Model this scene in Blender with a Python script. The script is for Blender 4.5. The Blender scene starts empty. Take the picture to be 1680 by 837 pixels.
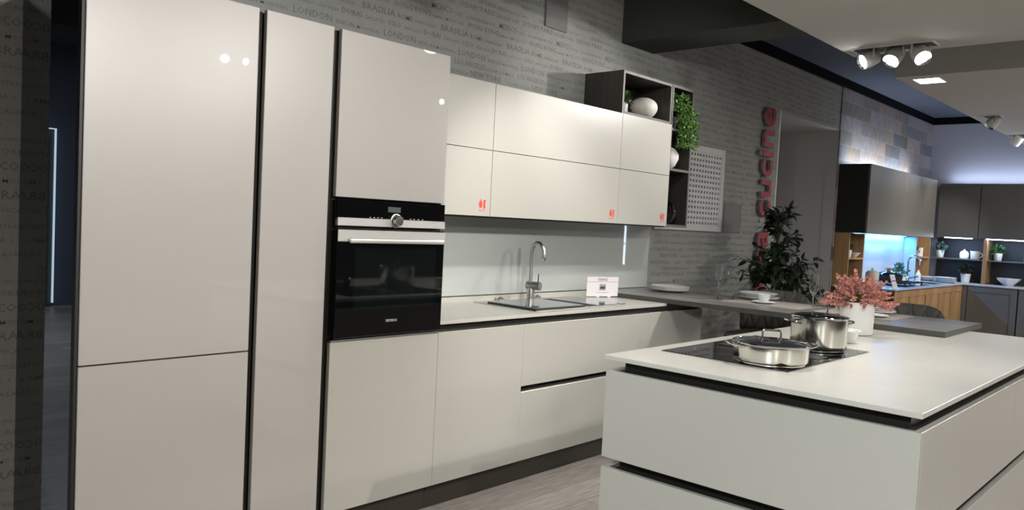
import bpy, bmesh, math, random
from mathutils import Vector, Matrix
random.seed(7)
PI = math.pi
COL = bpy.context.scene.collection

# ------------------------------------------------------------------ materials
def new_mat(name):
    m = bpy.data.materials.new(name); m.use_nodes = True
    nt = m.node_tree
    return m, nt, nt.nodes['Principled BSDF']
def sset(b, **k):
    for n, v in k.items():
        n = n.replace('_', ' ')
        if n in b.inputs: b.inputs[n].default_value = v
def simple(name, c, rough=.5, metal=0, coat=0, coat_rough=.03, noise=0, nscale=20, spec=.5, bump=0, **k):
    m, nt, b = new_mat(name)
    sset(b, Base_Color=(*c, 1), Roughness=rough, Metallic=metal, Coat_Weight=coat, Coat_Roughness=coat_rough)
    b.inputs['Specular IOR Level'].default_value = spec
    for n, v in k.items(): b.inputs[n.replace('_', ' ')].default_value = v
    tc = nt.nodes.new('ShaderNodeTexCoord'); no = nt.nodes.new('ShaderNodeTexNoise')
    no.inputs['Scale'].default_value = nscale; no.inputs['Detail'].default_value = 4
    nt.links.new(tc.outputs['Object'], no.inputs['Vector'])
    mx = nt.nodes.new('ShaderNodeMix'); mx.data_type = 'RGBA'
    a = max(noise, .015)
    mx.inputs[6].default_value = (*[x*(1-a) for x in c], 1); mx.inputs[7].default_value = (*[min(1, x*(1+a)) for x in c], 1)
    nt.links.new(no.outputs['Fac'], mx.inputs[0]); nt.links.new(mx.outputs[2], b.inputs['Base Color'])
    if bump:
        bp = nt.nodes.new('ShaderNodeBump'); bp.inputs['Strength'].default_value = bump; bp.inputs['Distance'].default_value = .002
        nt.links.new(no.outputs['Fac'], bp.inputs['Height']); nt.links.new(bp.outputs[0], b.inputs['Normal'])
    return m
def emis(name, c, s):
    m, nt, b = new_mat(name)
    sset(b, Base_Color=(0, 0, 0, 1)); b.inputs['Emission Color'].default_value = (*c, 1); b.inputs['Emission Strength'].default_value = s
    return m
def ramp2(nt, fac, stops):
    r = nt.nodes.new('ShaderNodeValToRGB'); e = r.color_ramp.elements
    e[0].position, e[0].color = stops[0][0], (*stops[0][1], 1)
    e[1].position, e[1].color = stops[-1][0], (*stops[-1][1], 1)
    for p, c in stops[1:-1]:
        x = e.new(p); x.color = (*c, 1)
    nt.links.new(fac, r.inputs[0]); return r
def mapped(nt, scale, kind='ShaderNodeTexNoise'):
    tc = nt.nodes.new('ShaderNodeTexCoord'); mp = nt.nodes.new('ShaderNodeMapping')
    mp.inputs['Scale'].default_value = scale
    nt.links.new(tc.outputs['Object'], mp.inputs['Vector'])
    n = nt.nodes.new(kind); nt.links.new(mp.outputs[0], n.inputs['Vector']); return n
def wood(name, stops, scale, rough=.5, bump=.15):
    m, nt, b = new_mat(name)
    n = mapped(nt, scale); n.inputs['Scale'].default_value = 3; n.inputs['Detail'].default_value = 8; n.inputs['Distortion'].default_value = .6
    r = ramp2(nt, n.outputs['Fac'], stops); nt.links.new(r.outputs[0], b.inputs['Base Color'])
    b.inputs['Roughness'].default_value = rough
    bp = nt.nodes.new('ShaderNodeBump'); bp.inputs['Strength'].default_value = bump; bp.inputs['Distance'].default_value = .002
    nt.links.new(n.outputs['Fac'], bp.inputs['Height']); nt.links.new(bp.outputs[0], b.inputs['Normal'])
    return m

BEIGE = (.43, .408, .385)
M = {}
M['gloss'] = simple('champagne_gloss_lacquer', BEIGE, .36, coat=1, coat_rough=.008, spec=.9)
M['satin'] = simple('champagne_satin_lacquer', (.442, .428, .385), .34, spec=.95)
M['edge'] = simple('pale_front_edge', (.62, .60, .57), .35)
M['dark_gloss'] = simple('anthracite_glass_panel', (.016, .020, .023), .004, spec=.8)
M['channel'] = simple('dark_bronze_channel', (.020, .019, .016), .35, metal=.3)
M['channel_light'] = simple('bronze_channel_lip', (.055, .053, .045), .4, metal=.4)
M['plinth'] = simple('bronze_plinth', (.065, .058, .045), .35, metal=.35)
M['wt'] = simple('pale_stone_worktop', (.50, .487, .44), .28, noise=.08, nscale=9, spec=.6)
M['steel'] = simple('brushed_steel', (.62, .61, .58), .22, metal=1, noise=.05, nscale=60)
M['steel2'] = simple('satin_steel', (.55, .55, .54), .33, metal=1)
M['pansteel'] = simple('polished_pan_steel', (.66, .65, .61), .14, metal=1)
M['ovensteel'] = simple('oven_front_steel', (.80, .79, .76), .36, metal=.85, noise=.04, nscale=80)
M['chrome'] = simple('polished_chrome', (.75, .75, .75), .06, metal=1)
M['blackglass'] = simple('black_glass', (.003, .003, .0035), .03, spec=.45)
M['ovenwin'] = simple('oven_window_glass', (.004, .006, .006), .04, spec=.6)
M['black'] = simple('matt_black', (.012, .012, .012), .5)
M['white'] = simple('white_porcelain', (.80, .80, .78), .22, spec=.6)
M['whitematt'] = simple('matt_white_ceramic', (.78, .77, .74), .5)
M['cream'] = simple('cream_speckled_ceramic', (.70, .67, .62), .55, noise=.1, nscale=90)
M['card'] = simple('printed_card', (.74, .72, .75), .45)
M['red'] = simple('red_print', (.72, .06, .045), .5)
M['redsign'] = simple('red_acrylic_letters', (.33, .010, .020), .35)
M['ink'] = simple('dark_print', (.06, .055, .05), .5)
M['ink_grey'] = simple('grey_print', (.35, .33, .36), .5)
M['pink'] = simple('pink_print', (.68, .25, .30), .5)
M['blueprint'] = simple('blue_print', (.06, .12, .5), .5)
M['ceil'] = simple('white_ceiling_paint', (.52, .515, .49), .9, spec=.2)
M['ceil_dark'] = simple('midnight_ceiling_paint', (.085, .10, .135), .9, spec=.2)
M['beam'] = simple('charcoal_beam_paint', (.05, .052, .047), .85, spec=.2)
M['cornice'] = simple('black_cornice_paint', (.004, .004, .005), .9, spec=.1)
M['frontwall'] = simple('warm_grey_wall_paint', (.10, .10, .098), .9, spec=.2)
M['farwall'] = simple('pale_blue_grey_wall_paint', (.42, .43, .47), .85, spec=.2)
M['jamb'] = simple('grey_passage_paint', (.50, .50, .50), .8, spec=.2)
M['whitetrim'] = simple('white_corner_bead', (.8, .8, .78), .5)
M['plate'] = simple('grey_cover_plate', (.19, .19, .185), .6, noise=.12, nscale=8)
M['grille'] = simple('white_grille_paint', (.62, .63, .64), .55)
M['hood'] = simple('bronze_brown_satin_lacquer', (.17, .16, .14), .36, metal=.4)
M['hoodside'] = simple('black_side_panel', (.008, .008, .007), .6)
M['graphite'] = simple('graphite_lacquer', (.105, .102, .09), .5)
M['graphite_back'] = simple('graphite_back_panel', (.035, .035, .036), .5)
M['greyworktop'] = simple('pale_grey_worktop', (.42, .42, .42), .35, noise=.15, nscale=14)
M['lamp'] = simple('white_lamp_housing', (.66, .66, .65), .4)
M['lampglass'] = emis('lit_lamp_face', (1, .98, .95), 30)
M['panelglow'] = emis('lit_square_panel', (1, 1, .98), 8)
M['ledwhite'] = emis('cool_led_strip', (.72, .86, 1), 14)
M['ledblue'] = emis('blue_led_strip', (.18, .62, 1), 9)
M['ledwin'] = emis('cool_led_outline', (.65, .85, 1), 2.5)
M['leaf_dark'] = simple('dark_green_leaf', (.012, .028, .010), .45, noise=.5, nscale=6)
M['leaf_mid'] = simple('mid_green_leaf', (.035, .085, .02), .5, noise=.5, nscale=10)
M['leaf_fern'] = simple('bright_green_leaf', (.10, .21, .035), .5, noise=.6, nscale=14)
M['leaf_grey'] = simple('grey_green_leaf', (.06, .11, .07), .55, noise=.4, nscale=10)
M['bark'] = simple('brown_bark', (.05, .035, .02), .8)
M['heather'] = simple('coral_pink_heather', (.56, .25, .205), .7, noise=.4, nscale=22)
M['heather_stem'] = simple('olive_heather_stem', (.12, .10, .02), .7)
M['cork'] = simple('cork', (.42, .25, .13), .8)
M['soil'] = simple('potting_soil', (.03, .02, .015), .9)
M['pot_dark'] = simple('dark_planter', (.05, .05, .05), .6)
M['chair'] = simple('taupe_grey_velvet', (.12, .112, .098), .65, noise=.15, nscale=30, bump=.3)
M['chairleg'] = simple('black_steel_leg', (.02, .02, .02), .4, metal=.6)
M['mat'] = simple('beige_woven_placemat', (.33, .30, .27), .8, noise=.15, nscale=80)
M['display'] = simple('grey_display_window', (.07, .09, .09), .15)
def glassmat(name, rough=0, c=(1, 1, 1), ior=1.45):
    m, nt, b = new_mat(name)
    sset(b, Base_Color=(*c, 1), Roughness=rough, IOR=ior); b.inputs['Transmission Weight'].default_value = 1
    return m
M['glass'] = glassmat('clear_glass')
# back-painted splash glass
M['splash'] = simple('pale_green_back_painted_glass', (.47, .50, .48), .5, coat=1, coat_rough=.015, spec=.3)
M['splash_far'] = simple('white_back_painted_glass', (.55, .62, .68), .4, coat=1, coat_rough=.02)
M['sinkglass'] = simple('mirrored_grey_glass', (.30, .33, .33), .03, metal=.75)
# wallpaper ground
def wallpaper():
    m, nt, b = new_mat('grey_concrete_wallpaper')
    n = mapped(nt, (5, 1, 7)); n.inputs['Scale'].default_value = 4; n.inputs['Detail'].default_value = 9
    n2 = mapped(nt, (9, 1, 3)); n2.inputs['Scale'].default_value = 8; n2.inputs['Detail'].default_value = 6
    ad = nt.nodes.new('ShaderNodeMath'); ad.operation = 'ADD'
    nt.links.new(n.outputs['Fac'], ad.inputs[0]); nt.links.new(n2.outputs['Fac'], ad.inputs[1])
    hf = nt.nodes.new('ShaderNodeMath'); hf.operation = 'MULTIPLY'; hf.inputs[1].default_value = .5
    nt.links.new(ad.outputs[0], hf.inputs[0])
    r = ramp2(nt, hf.outputs[0], [(.25, (.295, .305, .29)), (.5, (.325, .335, .318)), (.78, (.355, .365, .348))])
    nt.links.new(r.outputs[0], b.inputs['Base Color']); b.inputs['Roughness'].default_value = .75
    b.inputs['Specular IOR Level'].default_value = .3
    return m
M['wallpaper'] = wallpaper()
M['walltext'] = simple('printed_city_names', (.205, .210, .196), .75, noise=.2, nscale=30, spec=.3)
# patchwork tiles (brick texture, columns of random colour)
def tiles():
    m, nt, b = new_mat('patchwork_stone_tiles')
    tc = nt.nodes.new('ShaderNodeTexCoord'); sp = nt.nodes.new('ShaderNodeSeparateXYZ'); nt.links.new(tc.outputs['Object'], sp.inputs[0])
    cb = nt.nodes.new('ShaderNodeCombineXYZ'); nt.links.new(sp.outputs[0], cb.inputs[0]); nt.links.new(sp.outputs[2], cb.inputs[1])
    def brick(w, c1, c2, mortar, off):
        t = nt.nodes.new('ShaderNodeTexBrick'); mp = nt.nodes.new('ShaderNodeMapping'); mp.inputs['Location'].default_value = (off, -.002, 0)
        nt.links.new(cb.outputs[0], mp.inputs['Vector']); nt.links.new(mp.outputs[0], t.inputs['Vector'])
        t.inputs['Scale'].default_value = 1; t.inputs['Brick Width'].default_value = w; t.inputs['Row Height'].default_value = .161
        t.inputs['Mortar Size'].default_value = .0022; t.inputs['Color1'].default_value = (*c1, 1); t.inputs['Color2'].default_value = (*c2, 1)
        t.inputs['Mortar'].default_value = (*mortar, 1); t.inputs['Bias'].default_value = 0; return t
    a = brick(.56, (.08, .08, .085), (.50, .49, .49), (.62, .62, .62), 0)
    c = brick(.31, (.36, .25, .16), (.20, .24, .30), (.34, .33, .32), .13)
    mx = nt.nodes.new('ShaderNodeMix'); mx.data_type = 'RGBA'; mx.inputs[0].default_value = .5
    nt.links.new(a.outputs[0], mx.inputs[6]); nt.links.new(c.outputs[0], mx.inputs[7])
    n = mapped(nt, (14, 1, 3)); n.inputs['Scale'].default_value = 3; n.inputs['Detail'].default_value = 6
    r = ramp2(nt, n.outputs['Fac'], [(.3, (.72, .72, .72)), (.7, (1.2, 1.2, 1.2))])
    m2 = nt.nodes.new('ShaderNodeMix'); m2.data_type = 'RGBA'; m2.blend_type = 'MULTIPLY'; m2.inputs[0].default_value = 1
    nt.links.new(mx.outputs[2], m2.inputs[6]); nt.links.new(r.outputs[0], m2.inputs[7]); nt.links.new(m2.outputs[2], b.inputs['Base Color'])
    b.inputs['Roughness'].default_value = .5
    return m
M['tiles'] = tiles()
def floor_mat():
    m, nt, b = new_mat('grey_oak_planks')
    tc = nt.nodes.new('ShaderNodeTexCoord')
    t = nt.nodes.new('ShaderNodeTexBrick'); nt.links.new(tc.outputs['Object'], t.inputs['Vector'])
    t.inputs['Scale'].default_value = 1; t.inputs['Brick Width'].default_value = 1.3; t.inputs['Row Height'].default_value = .19
    t.inputs['Mortar Size'].default_value = .0015; t.inputs['Color1'].default_value = (.30, .265, .235, 1); t.inputs['Color2'].default_value = (.42, .38, .345, 1)
    t.inputs['Mortar'].default_value = (.08, .07, .06, 1)
    n = mapped(nt, (1.2, 14, 1)); n.inputs['Scale'].default_value = 5; n.inputs['Detail'].default_value = 8
    r = ramp2(nt, n.outputs['Fac'], [(.3, (.7, .7, .7)), (.7, (1.2, 1.2, 1.2))])
    m2 = nt.nodes.new('ShaderNodeMix'); m2.data_type = 'RGBA'; m2.blend_type = 'MULTIPLY'; m2.inputs[0].default_value = 1
    nt.links.new(t.outputs[0], m2.inputs[6]); nt.links.new(r.outputs[0], m2.inputs[7]); nt.links.new(m2.outputs[2], b.inputs['Base Color'])
    b.inputs['Roughness'].default_value = .42
    return m
M['floor'] = floor_mat()
M['oak'] = wood('honey_oak', [(.25, (.24, .125, .05)), (.5, (.37, .215, .095)), (.75, (.46, .29, .14))], (3.5, 3.5, .35), .5)
M['dark_oak'] = wood('smoked_dark_oak', [(.25, (.022, .020, .016)), (.5, (.036, .033, .028)), (.75, (.055, .050, .043))], (5, 5, .4), .55)
M['dark_oak_edge'] = simple('grey_oak_edge_band', (.105, .098, .088), .5, noise=.12, nscale=30)
M['slab'] = wood('grey_stone_oak_top', [(.25, (.12, .117, .11)), (.5, (.18, .177, .168)), (.78, (.29, .288, .28))], (5, .9, 5), .32, .1)
M['slabedge'] = wood('grey_brown_slab_edge', [(.25, (.045, .043, .037)), (.5, (.06, .057, .05)), (.75, (.085, .08, .072))], (2, 2, 6), .5, .1)

# ------------------------------------------------------------------ geometry helpers
def box(bm, x0, x1, y0, y1, z0, z1, bev=0, mi=0, seg=1):
    vs = [bm.verts.new(p) for p in ((x0, y0, z0), (x1, y0, z0), (x1, y1, z0), (x0, y1, z0), (x0, y0, z1), (x1, y0, z1), (x1, y1, z1), (x0, y1, z1))]
    fs = [bm.faces.new([vs[i] for i in q]) for q in ((0, 3, 2, 1), (4, 5, 6, 7), (0, 1, 5, 4), (1, 2, 6, 5), (2, 3, 7, 6), (3, 0, 4, 7))]
    for f in fs: f.material_index = mi
    if bev:
        es = list({e for f in fs for e in f.edges})
        r = bmesh.ops.bevel(bm, geom=es, offset=bev, segments=seg, affect='EDGES', profile=.5)
        for f in r['faces']: f.material_index = mi
    return fs
def lathe(bm, prof, c=(0, 0, 0), seg=40, mi=0, sx=1, sy=1, axis=None):
    rings = []
    for r, z in prof:
        if r < 1e-5: rings.append([bm.verts.new((0, 0, z))])
        else: rings.append([bm.verts.new((r*sx*math.cos(2*PI*k/seg), r*sy*math.sin(2*PI*k/seg), z)) for k in range(seg)])
    allv = [v for r in rings for v in r]
    for a, b in zip(rings, rings[1:]):
        for k in range(seg):
            q = [a[k % len(a)], a[(k+1) % len(a)], b[(k+1) % len(b)], b[k % len(b)]]
            q = [v for i, v in enumerate(q) if v not in q[:i]]
            if len(q) > 2:
                f = bm.faces.new(q); f.material_index = mi
    mt = Matrix.Identity(4)
    if axis is not None:
        mt = Vector((0, 0, 1)).rotation_difference(Vector(axis).normalized()).to_matrix().to_4x4()
    mt = Matrix.Translation(Vector(c)) @ mt
    bmesh.ops.transform(bm, matrix=mt, verts=allv)
    return allv
def tube(bm, pts, r, seg=10, closed=False, mi=0, caps=True):
    pts = [Vector(p) for p in pts]; n = len(pts)
    rs = r if isinstance(r, (list, tuple)) else [r]*n
    rings = []; up = None
    for i, p in enumerate(pts):
        if closed: t = (pts[(i+1) % n]-pts[i-1]).normalized()
        else: t = (pts[min(i+1, n-1)]-pts[max(i-1, 0)]).normalized()
        if up is None:
            up = Vector((0, 0, 1)) if abs(t.z) < .9 else Vector((1, 0, 0))
        a = t.cross(up).normalized(); b = a.cross(t).normalized(); up = b
        rings.append([bm.verts.new(p + (a*math.cos(2*PI*k/seg) + b*math.sin(2*PI*k/seg))*rs[i]) for k in range(seg)])
    m = n if closed else n-1
    for i in range(m):
        A, B = rings[i], rings[(i+1) % n]
        for k in range(seg):
            f = bm.faces.new((A[k], A[(k+1) % seg], B[(k+1) % seg], B[k])); f.material_index = mi
    if not closed and caps:
        bm.faces.new(rings[0][::-1]).material_index = mi; bm.faces.new(rings[-1]).material_index = mi
def finish(name, bm, mats, parent=None, smooth=True, ang=35, label=None, local=False):
    if not isinstance(mats, (list, tuple)): mats = [mats]
    root = parent
    while root is not None and root.parent is not None: root = root.parent
    if root is not None and not local and root.type == 'EMPTY':
        bmesh.ops.translate(bm, verts=bm.verts, vec=-Vector(root.location))
    bmesh.ops.recalc_face_normals(bm, faces=bm.faces)
    me = bpy.data.meshes.new(name); bm.to_mesh(me); bm.free()
    for m in mats: me.materials.append(M[m] if isinstance(m, str) else m)
    if smooth:
        me.shade_smooth(); me.set_sharp_from_angle(angle=math.radians(ang))
    o = bpy.data.objects.new(name, me); COL.objects.link(o)
    if parent is not None: o.parent = parent
    if label: o['label'] = label
    return o
def thing(name, label, cat, loc=(0, 0, 0), group=None):
    o = bpy.data.objects.new(name, None); COL.objects.link(o); o.location = loc; o.empty_display_size = .1
    o['label'] = label; o['category'] = cat
    if group: o['group'] = group
    return o
def tag(o, label, cat, group=None):
    o['label'] = label; o['category'] = cat
    if group: o['group'] = group
    return o
def struct(name, bm, mats, smooth=False):
    o = finish(name, bm, mats, smooth=smooth); o['kind'] = 'structure'; return o
def pbox(name, mat, parent, *a, bev=0, label=None, seg=1):
    bm = bmesh.new(); box(bm, *a, bev=bev, seg=seg); return finish(name, bm, mat, parent, label=label)
def text_mesh_data(s, size, extrude=0, res=2, align='LEFT', offset=0, spacing=1.0):
    cu = bpy.data.curves.new('t', 'FONT'); cu.body = s; cu.size = size; cu.extrude = extrude; cu.resolution_u = res
    cu.align_x = align; cu.offset = offset; cu.space_character = spacing
    o = bpy.data.objects.new('t', cu); COL.objects.link(o)
    dg = bpy.context.evaluated_depsgraph_get(); dg.update()
    me = o.evaluated_get(dg).to_mesh()
    V = [v.co.copy() for v in me.vertices]; F = [list(p.vertices) for p in me.polygons]
    o.evaluated_get(dg).to_mesh_clear(); bpy.data.objects.remove(o); bpy.data.curves.remove(cu)
    return V, F
def text_part(name, s, size, mat, parent, origin, xdir, ydir, extrude=0.0002, align='CENTER', width=None, offset=0, label=None, mats=None):
    """lettering laid in the plane of xdir, ydir at origin (world)"""
    V, F = text_mesh_data(s, size, extrude, 3, align, offset)
    if width:
        w = max(v.x for v in V)-min(v.x for v in V); k = width/w
        V = [Vector((v.x*k, v.y, v.z)) for v in V]
    xd, yd = Vector(xdir).normalized(), Vector(ydir).normalized(); zd = xd.cross(yd)
    bm = bmesh.new(); vs = [bm.verts.new(Vector(origin)+xd*v.x+yd*v.y+zd*v.z) for v in V]
    for f in F:
        try: bm.faces.new([vs[i] for i in f])
        except ValueError: pass
    return finish(name, bm, mat, parent, smooth=False, label=label)
def leaf(bm, base, d, n, L, W, mi=0, droop=.15):
    d = Vector(d).normalized(); s = d.cross(Vector(n)).normalized(); n = s.cross(d).normalized(); base = Vector(base)
    a = bm.verts.new(base); t = bm.verts.new(base+d*L-n*droop*L)
    m1 = bm.verts.new(base+d*L*.35+n*.03*L); m2 = bm.verts.new(base+d*L*.7-n*droop*.4*L)
    l1 = bm.verts.new(base+d*L*.3+s*W*.5+n*.10*L); l2 = bm.verts.new(base+d*L*.66+s*W*.38-n*droop*.2*L)
    r1 = bm.verts.new(base+d*L*.3-s*W*.5+n*.10*L); r2 = bm.verts.new(base+d*L*.66-s*W*.38-n*droop*.2*L)
    for q in ((a, l1, m1), (a, m1, r1), (l1, l2, m2, m1), (m1, m2, r2, r1), (l2, t, m2), (m2, t, r2)):
        bm.faces.new(q).material_index = mi
def rvec(): 
    while True:
        v = Vector((random.uniform(-1, 1), random.uniform(-1, 1), random.uniform(-1, 1)))
        if .1 < v.length < 1: return v.normalized()
def copy_tree(o, loc, label, parent=None):
    c = o.copy(); COL.objects.link(c)
    if parent is None: c.location = loc; c['label'] = label
    else: c.parent = parent
    for ch in list(o.children): copy_tree(ch, None, None, c)
    return c

# ------------------------------------------------------------------ setting
Y0 = .62; ZC = 2.67; ZD = 3.13; XR = 10.33
bm = bmesh.new(); box(bm, -5.2, XR+.1, -8.2, 8.6, -.1, 0); struct('floor', bm, 'floor')
# back wall with the printed city names
ROWS = [(2.322, [('LONDON', .149, .215, .037), ('BERLIN', .388, .11, .022), ('MONTREAL', .512, .145, .018)]),
        (2.269, [('LOS ANGELES', .121, .245, .032), ('ISTANBUL', .372, .135, .02), ('LIMA', .520, .07, .02), ('A', .602, .012, .018)]),
        (2.217, [('NEW YORK', .251, .26, .036), ('CASABLANCA', .018, .215, .021)]),
        (2.165, [('VANCOUVER', .117, .245, .030), ('RIO', .372, .045, .018), ('CAIRO', .470, .10, .02)]),
        (2.118, [('CANBERRA', .282, .155, .029), ('BEIJING', .450, .10, .022), ('BUENOS AIRES', .560, .16, .014)]),
        (2.071, [('SYDNEY', .142, .155, .030), ('PARIS', .309, .12, .034), ('SINGAPORE', .44, .20, .021)]),
        (2.011, [('MEXICO', .468, .16, .035), ('TUNIS', .10, .06, .018), ('JOHANNESBURG', .195, .235, .02)]),
        (1.963, [('HONG KONG', .214, .25, .032), ('BAMAKO', .474, .09, .014), ('MOSCOW', .575, .135, .019)]),
        (1.904, [('BRASILIA', .009, .21, .036), ('ROME', .236, .10, .030), ('SHANGHAI', .352, .145, .02)]),
        (1.855, [('DUBAI', .420, .12, .029), ('CHICAGO', .022, .13, .020), ('OSLO', .171, .09, .028), ('NEW DELHI', .280, .12, .016)])]
PER = .5333; PZ = .5262
def put_text(bm, x0, x1, z0, z1, blocked):
    pre = []
    for bz, words in ROWS:
        for w, ox, wd, ch in words:
            V, F = text_mesh_data(w, 1, 0, 1, 'LEFT', .012 if ch > .026 else .004)
            mx = max(v.x for v in V); mn = min(v.x for v in V); my = max(v.y for v in V); kx = wd/(mx-mn); ky = ch*.92/my
            pre.append(([((v.x-mn)*kx, v.y*ky) for v in V], F, ox, bz, wd, ch))
    for k in range(-4, 16):
        for j in range(-5, 3):
            for P, F, ox, bz, wd, ch in pre:
                X = ox+k*PER; Z = bz+j*PZ
                if X < x0 or X+wd > x1 or Z < z0 or Z+ch > z1: continue
                if any(a < X+wd*.9 and X+wd*.1 < b and c < Z+ch and Z < d for a, b, c, d in blocked): continue
                vs = [bm.verts.new((X+px, Y0-.0006, Z+pz)) for px, pz in P]
                for f in F:
                    q = [vs[i] for i in f]
                    if len(set(q)) > 2:
                        try: bm.faces.new(q).material_index = 1
                        except ValueError: pass
DX0, DX1, DZ = 5.43, 6.93, 2.565
bm = bmesh.new()
put_text(bm, -1.5, DX1, .05, 3.035, [(-.74, 1.15, 0, 1.98), (.6, 3.26, .0, 1.41), (DX0-.01, DX1+.2, 0, DZ+.01), (2.25, 3.24, 1.4, 2.16)])
bmesh.ops.bisect_plane(bm, geom=bm.verts[:]+bm.edges[:]+bm.faces[:], plane_co=(-1.064, 0, 0), plane_no=(-1, 0, 0), clear_outer=True)
box(bm, -1.065, DX0, Y0, Y0+.12, 0, ZD+.2)
box(bm, DX0, DX1, Y0, Y0+.12, DZ, ZD+.2)
box(bm, DX1, XR+.1, Y0, Y0+.12, 0, ZD+.2)
struct('wall_back', bm, ['wallpaper', 'walltext'])
# seam in the wallpaper below the beam
bm = bmesh.new(); box(bm, 3.186, 3.192, Y0-.003, Y0, 2.45, 2.69); struct('trim_1', bm, 'ink_grey')
# passage through the wall
bm = bmesh.new()
box(bm, DX1, DX1+.06, Y0+.12, 2.2, 0, DZ+.2); box(bm, DX0-.06, DX0, Y0+.12, 2.2, 0, DZ+.2)
box(bm, DX0-.06, DX1+.06, 2.2, 2.26, 0, DZ+.2); box(bm, DX0, DX1, Y0+.12, 2.2, DZ, DZ+.06)
box(bm, DX1-.004, DX1, Y0, Y0+.12, 0, DZ); box(bm, DX0, DX1, Y0+.001, Y0+.12, DZ-.004, DZ)
struct('wall_passage', bm, 'jamb')
bm = bmesh.new(); box(bm, DX0-.012, DX0+.006, Y0-.01, Y0+.01, 0, DZ+.012, bev=.002); struct('trim_2', bm, 'whitetrim')
bm = bmesh.new(); box(bm, DX1+.0, XR, Y0-.015, Y0, 0, 3.04); struct('wall_back_right', bm, 'tiles')
bm = bmesh.new(); box(bm, XR, XR+.1, -8.2, Y0, 0, ZD+.2); struct('wall_right', bm, 'farwall')
bm = bmesh.new(); box(bm, -5.2, XR+.1, -8.3, -8.2, 0, ZD+.2); struct('wall_front', bm, 'frontwall')
bm = bmesh.new(); box(bm, -5.3, -5.2, -8.3, 8.6, 0, 3.6); struct('wall_left', bm, 'frontwall')
bm = bmesh.new(); box(bm, -5.2, .5, 8.5, 8.6, 0, 3.6); struct('wall_rear', bm, 'ceil_dark')
bm = bmesh.new(); box(bm, -1.065, -1.0, Y0+.12, 8.5, 0, 3.6); struct('wall_rear_side', bm, 'frontwall')
bm = bmesh.new(); box(bm, -5.3, -1.0, Y0+.0, 8.6, 3.35, 3.45); struct('ceiling', bm, 'ceil_dark')
bm = bmesh.new(); box(bm, -5.2, -1.065, 4.2, 4.5, 2.75, 3.35); struct('trim_3', bm, 'beam')
bm = bmesh.new(); box(bm, -5.3, XR+.1, -8.3, Y0+.12, ZD, ZD+.1); struct('ceiling', bm, 'ceil_dark')
# black cornice along the top of the walls
bm = bmesh.new(); box(bm, 3.2, XR, Y0-.03, Y0, 3.035, ZD); box(bm, XR-.03, XR, -8.2, Y0-.03, 3.035, ZD); struct('trim_4', bm, 'cornice')
bm = bmesh.new(); box(bm, 2.787, 3.192, -2.0, Y0, 2.695, ZD); struct('trim_5', bm, 'beam')
# suspended white ceiling panels
bm = bmesh.new(); box(bm, -5.2, 3.874, -8.2, -.61, ZC, ZC+.17, bev=.002); struct('ceiling', bm, 'ceil')
bm = bmesh.new(); box(bm, 4.757, 9.9, -8.2, -.61, ZC, ZC+.235, bev=.002); struct('ceiling', bm, 'ceil')

t = thing('fill_panel', 'added dim fill lamp in the dark room behind the wall', 'lamp', (-3, 5.5, 3.34)); pbox('diffuser', 'lamp', t, -3.2, -2.8, 5.3, 5.7, 3.32, 3.345)  # unseen lamp, added to lift the dark rear room
l = bpy.data.lights.new('bulb', 'AREA'); l.energy = 110; l.size = .4; l.color = (.75, .87, 1); o = bpy.data.objects.new('bulb', l); COL.objects.link(o); o.parent = t; o.location = (0, 0, -.03)
# far LED outlined display window seen mirrored in the dark side panel
t = thing('display_window', 'tall shop display window outlined by a cool white LED strip', 'display window', (-3.2, 8.4, 0))
pbox('window_panel', 'display', t, -3.48, -2.7, 8.44, 8.48, .02, 2.24)
bm = bmesh.new(); box(bm, -3.50, -3.486, 8.40, 8.44, 0.05, 2.27); box(bm, -3.5, -2.7, 8.40, 8.44, 2.258, 2.27); finish('led_strip', bm, 'ledwin', t)
bm = bmesh.new()
for k in range(26): box(bm, -3.42, -3.28, 8.36, 8.44, .1+k*.08, .13+k*.08)
finish('shelf_rack', bm, 'pot_dark', t)

# ------------------------------------------------------------------ tall units
ZT = 2.134
t = thing('tall_cabinet', 'wide glossy champagne tall cabinet with a dark glass side, far left', 'cabinet', (-.67, .3, 0))
bm = bmesh.new(); box(bm, -.970, -.385, .024, .615, .1, ZT-.004, bev=.001); finish('carcass', bm, 'dark_gloss', t, label='dark reflective glass side panel')
pbox('door', 'gloss', t, -.962, -.365, 0, .022, .851, ZT, bev=.0018, label='tall upper door of the wide cabinet')
pbox('door', 'gloss', t, -.962, -.365, 0, .022, .125, .846, bev=.0018, label='lower door of the wide cabinet')
pbox('plinth', 'plinth', t, -.962, -.37, .05, .066, 0, .1)
pbox('edge_profile', 'black', t, -.975, -.966, -.001, .03, .1, ZT)
def vert_channel(parent, x0, x1):
    pbox('handle_channel', 'channel', parent, x0+.002, x1, .03, .045, .1, ZT-.006)
    pbox('channel_lip', 'channel_light', parent, x0, x0+.005, .022, .045, .1, ZT-.006)
vert_channel(t, -.365, -.337)
t = thing('tall_cabinet', 'narrow glossy champagne tall cabinet between the wide one and the oven', 'cabinet', (-.19, .3, 0))
pbox('carcass', 'channel', t, -.335, -.046, .046, .6, .1, ZT-.004)
pbox('door', 'gloss', t, -.3345, -.0361, 0, .022, .125, ZT, bev=.0018)
pbox('plinth', 'plinth', t, -.335, -.04, .05, .066, 0, .1)
vert_channel(t, -.036, -.004)
t = thing('oven_cabinet', 'glossy champagne tall cabinet that houses the built-in oven', 'cabinet', (.3, .3, 0))
bm = bmesh.new(); box(bm, -.002, .02, .03, .6, .1, ZT-.004); box(bm, .58, .5975, .022, .6, .1, ZT-.004)
box(bm, .02, .58, .03, .6, 1.452, ZT-.004); box(bm, .02, .58, .03, .6, .1, .853); box(bm, .02, .58, .58, .6, .853, 1.452)
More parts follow.
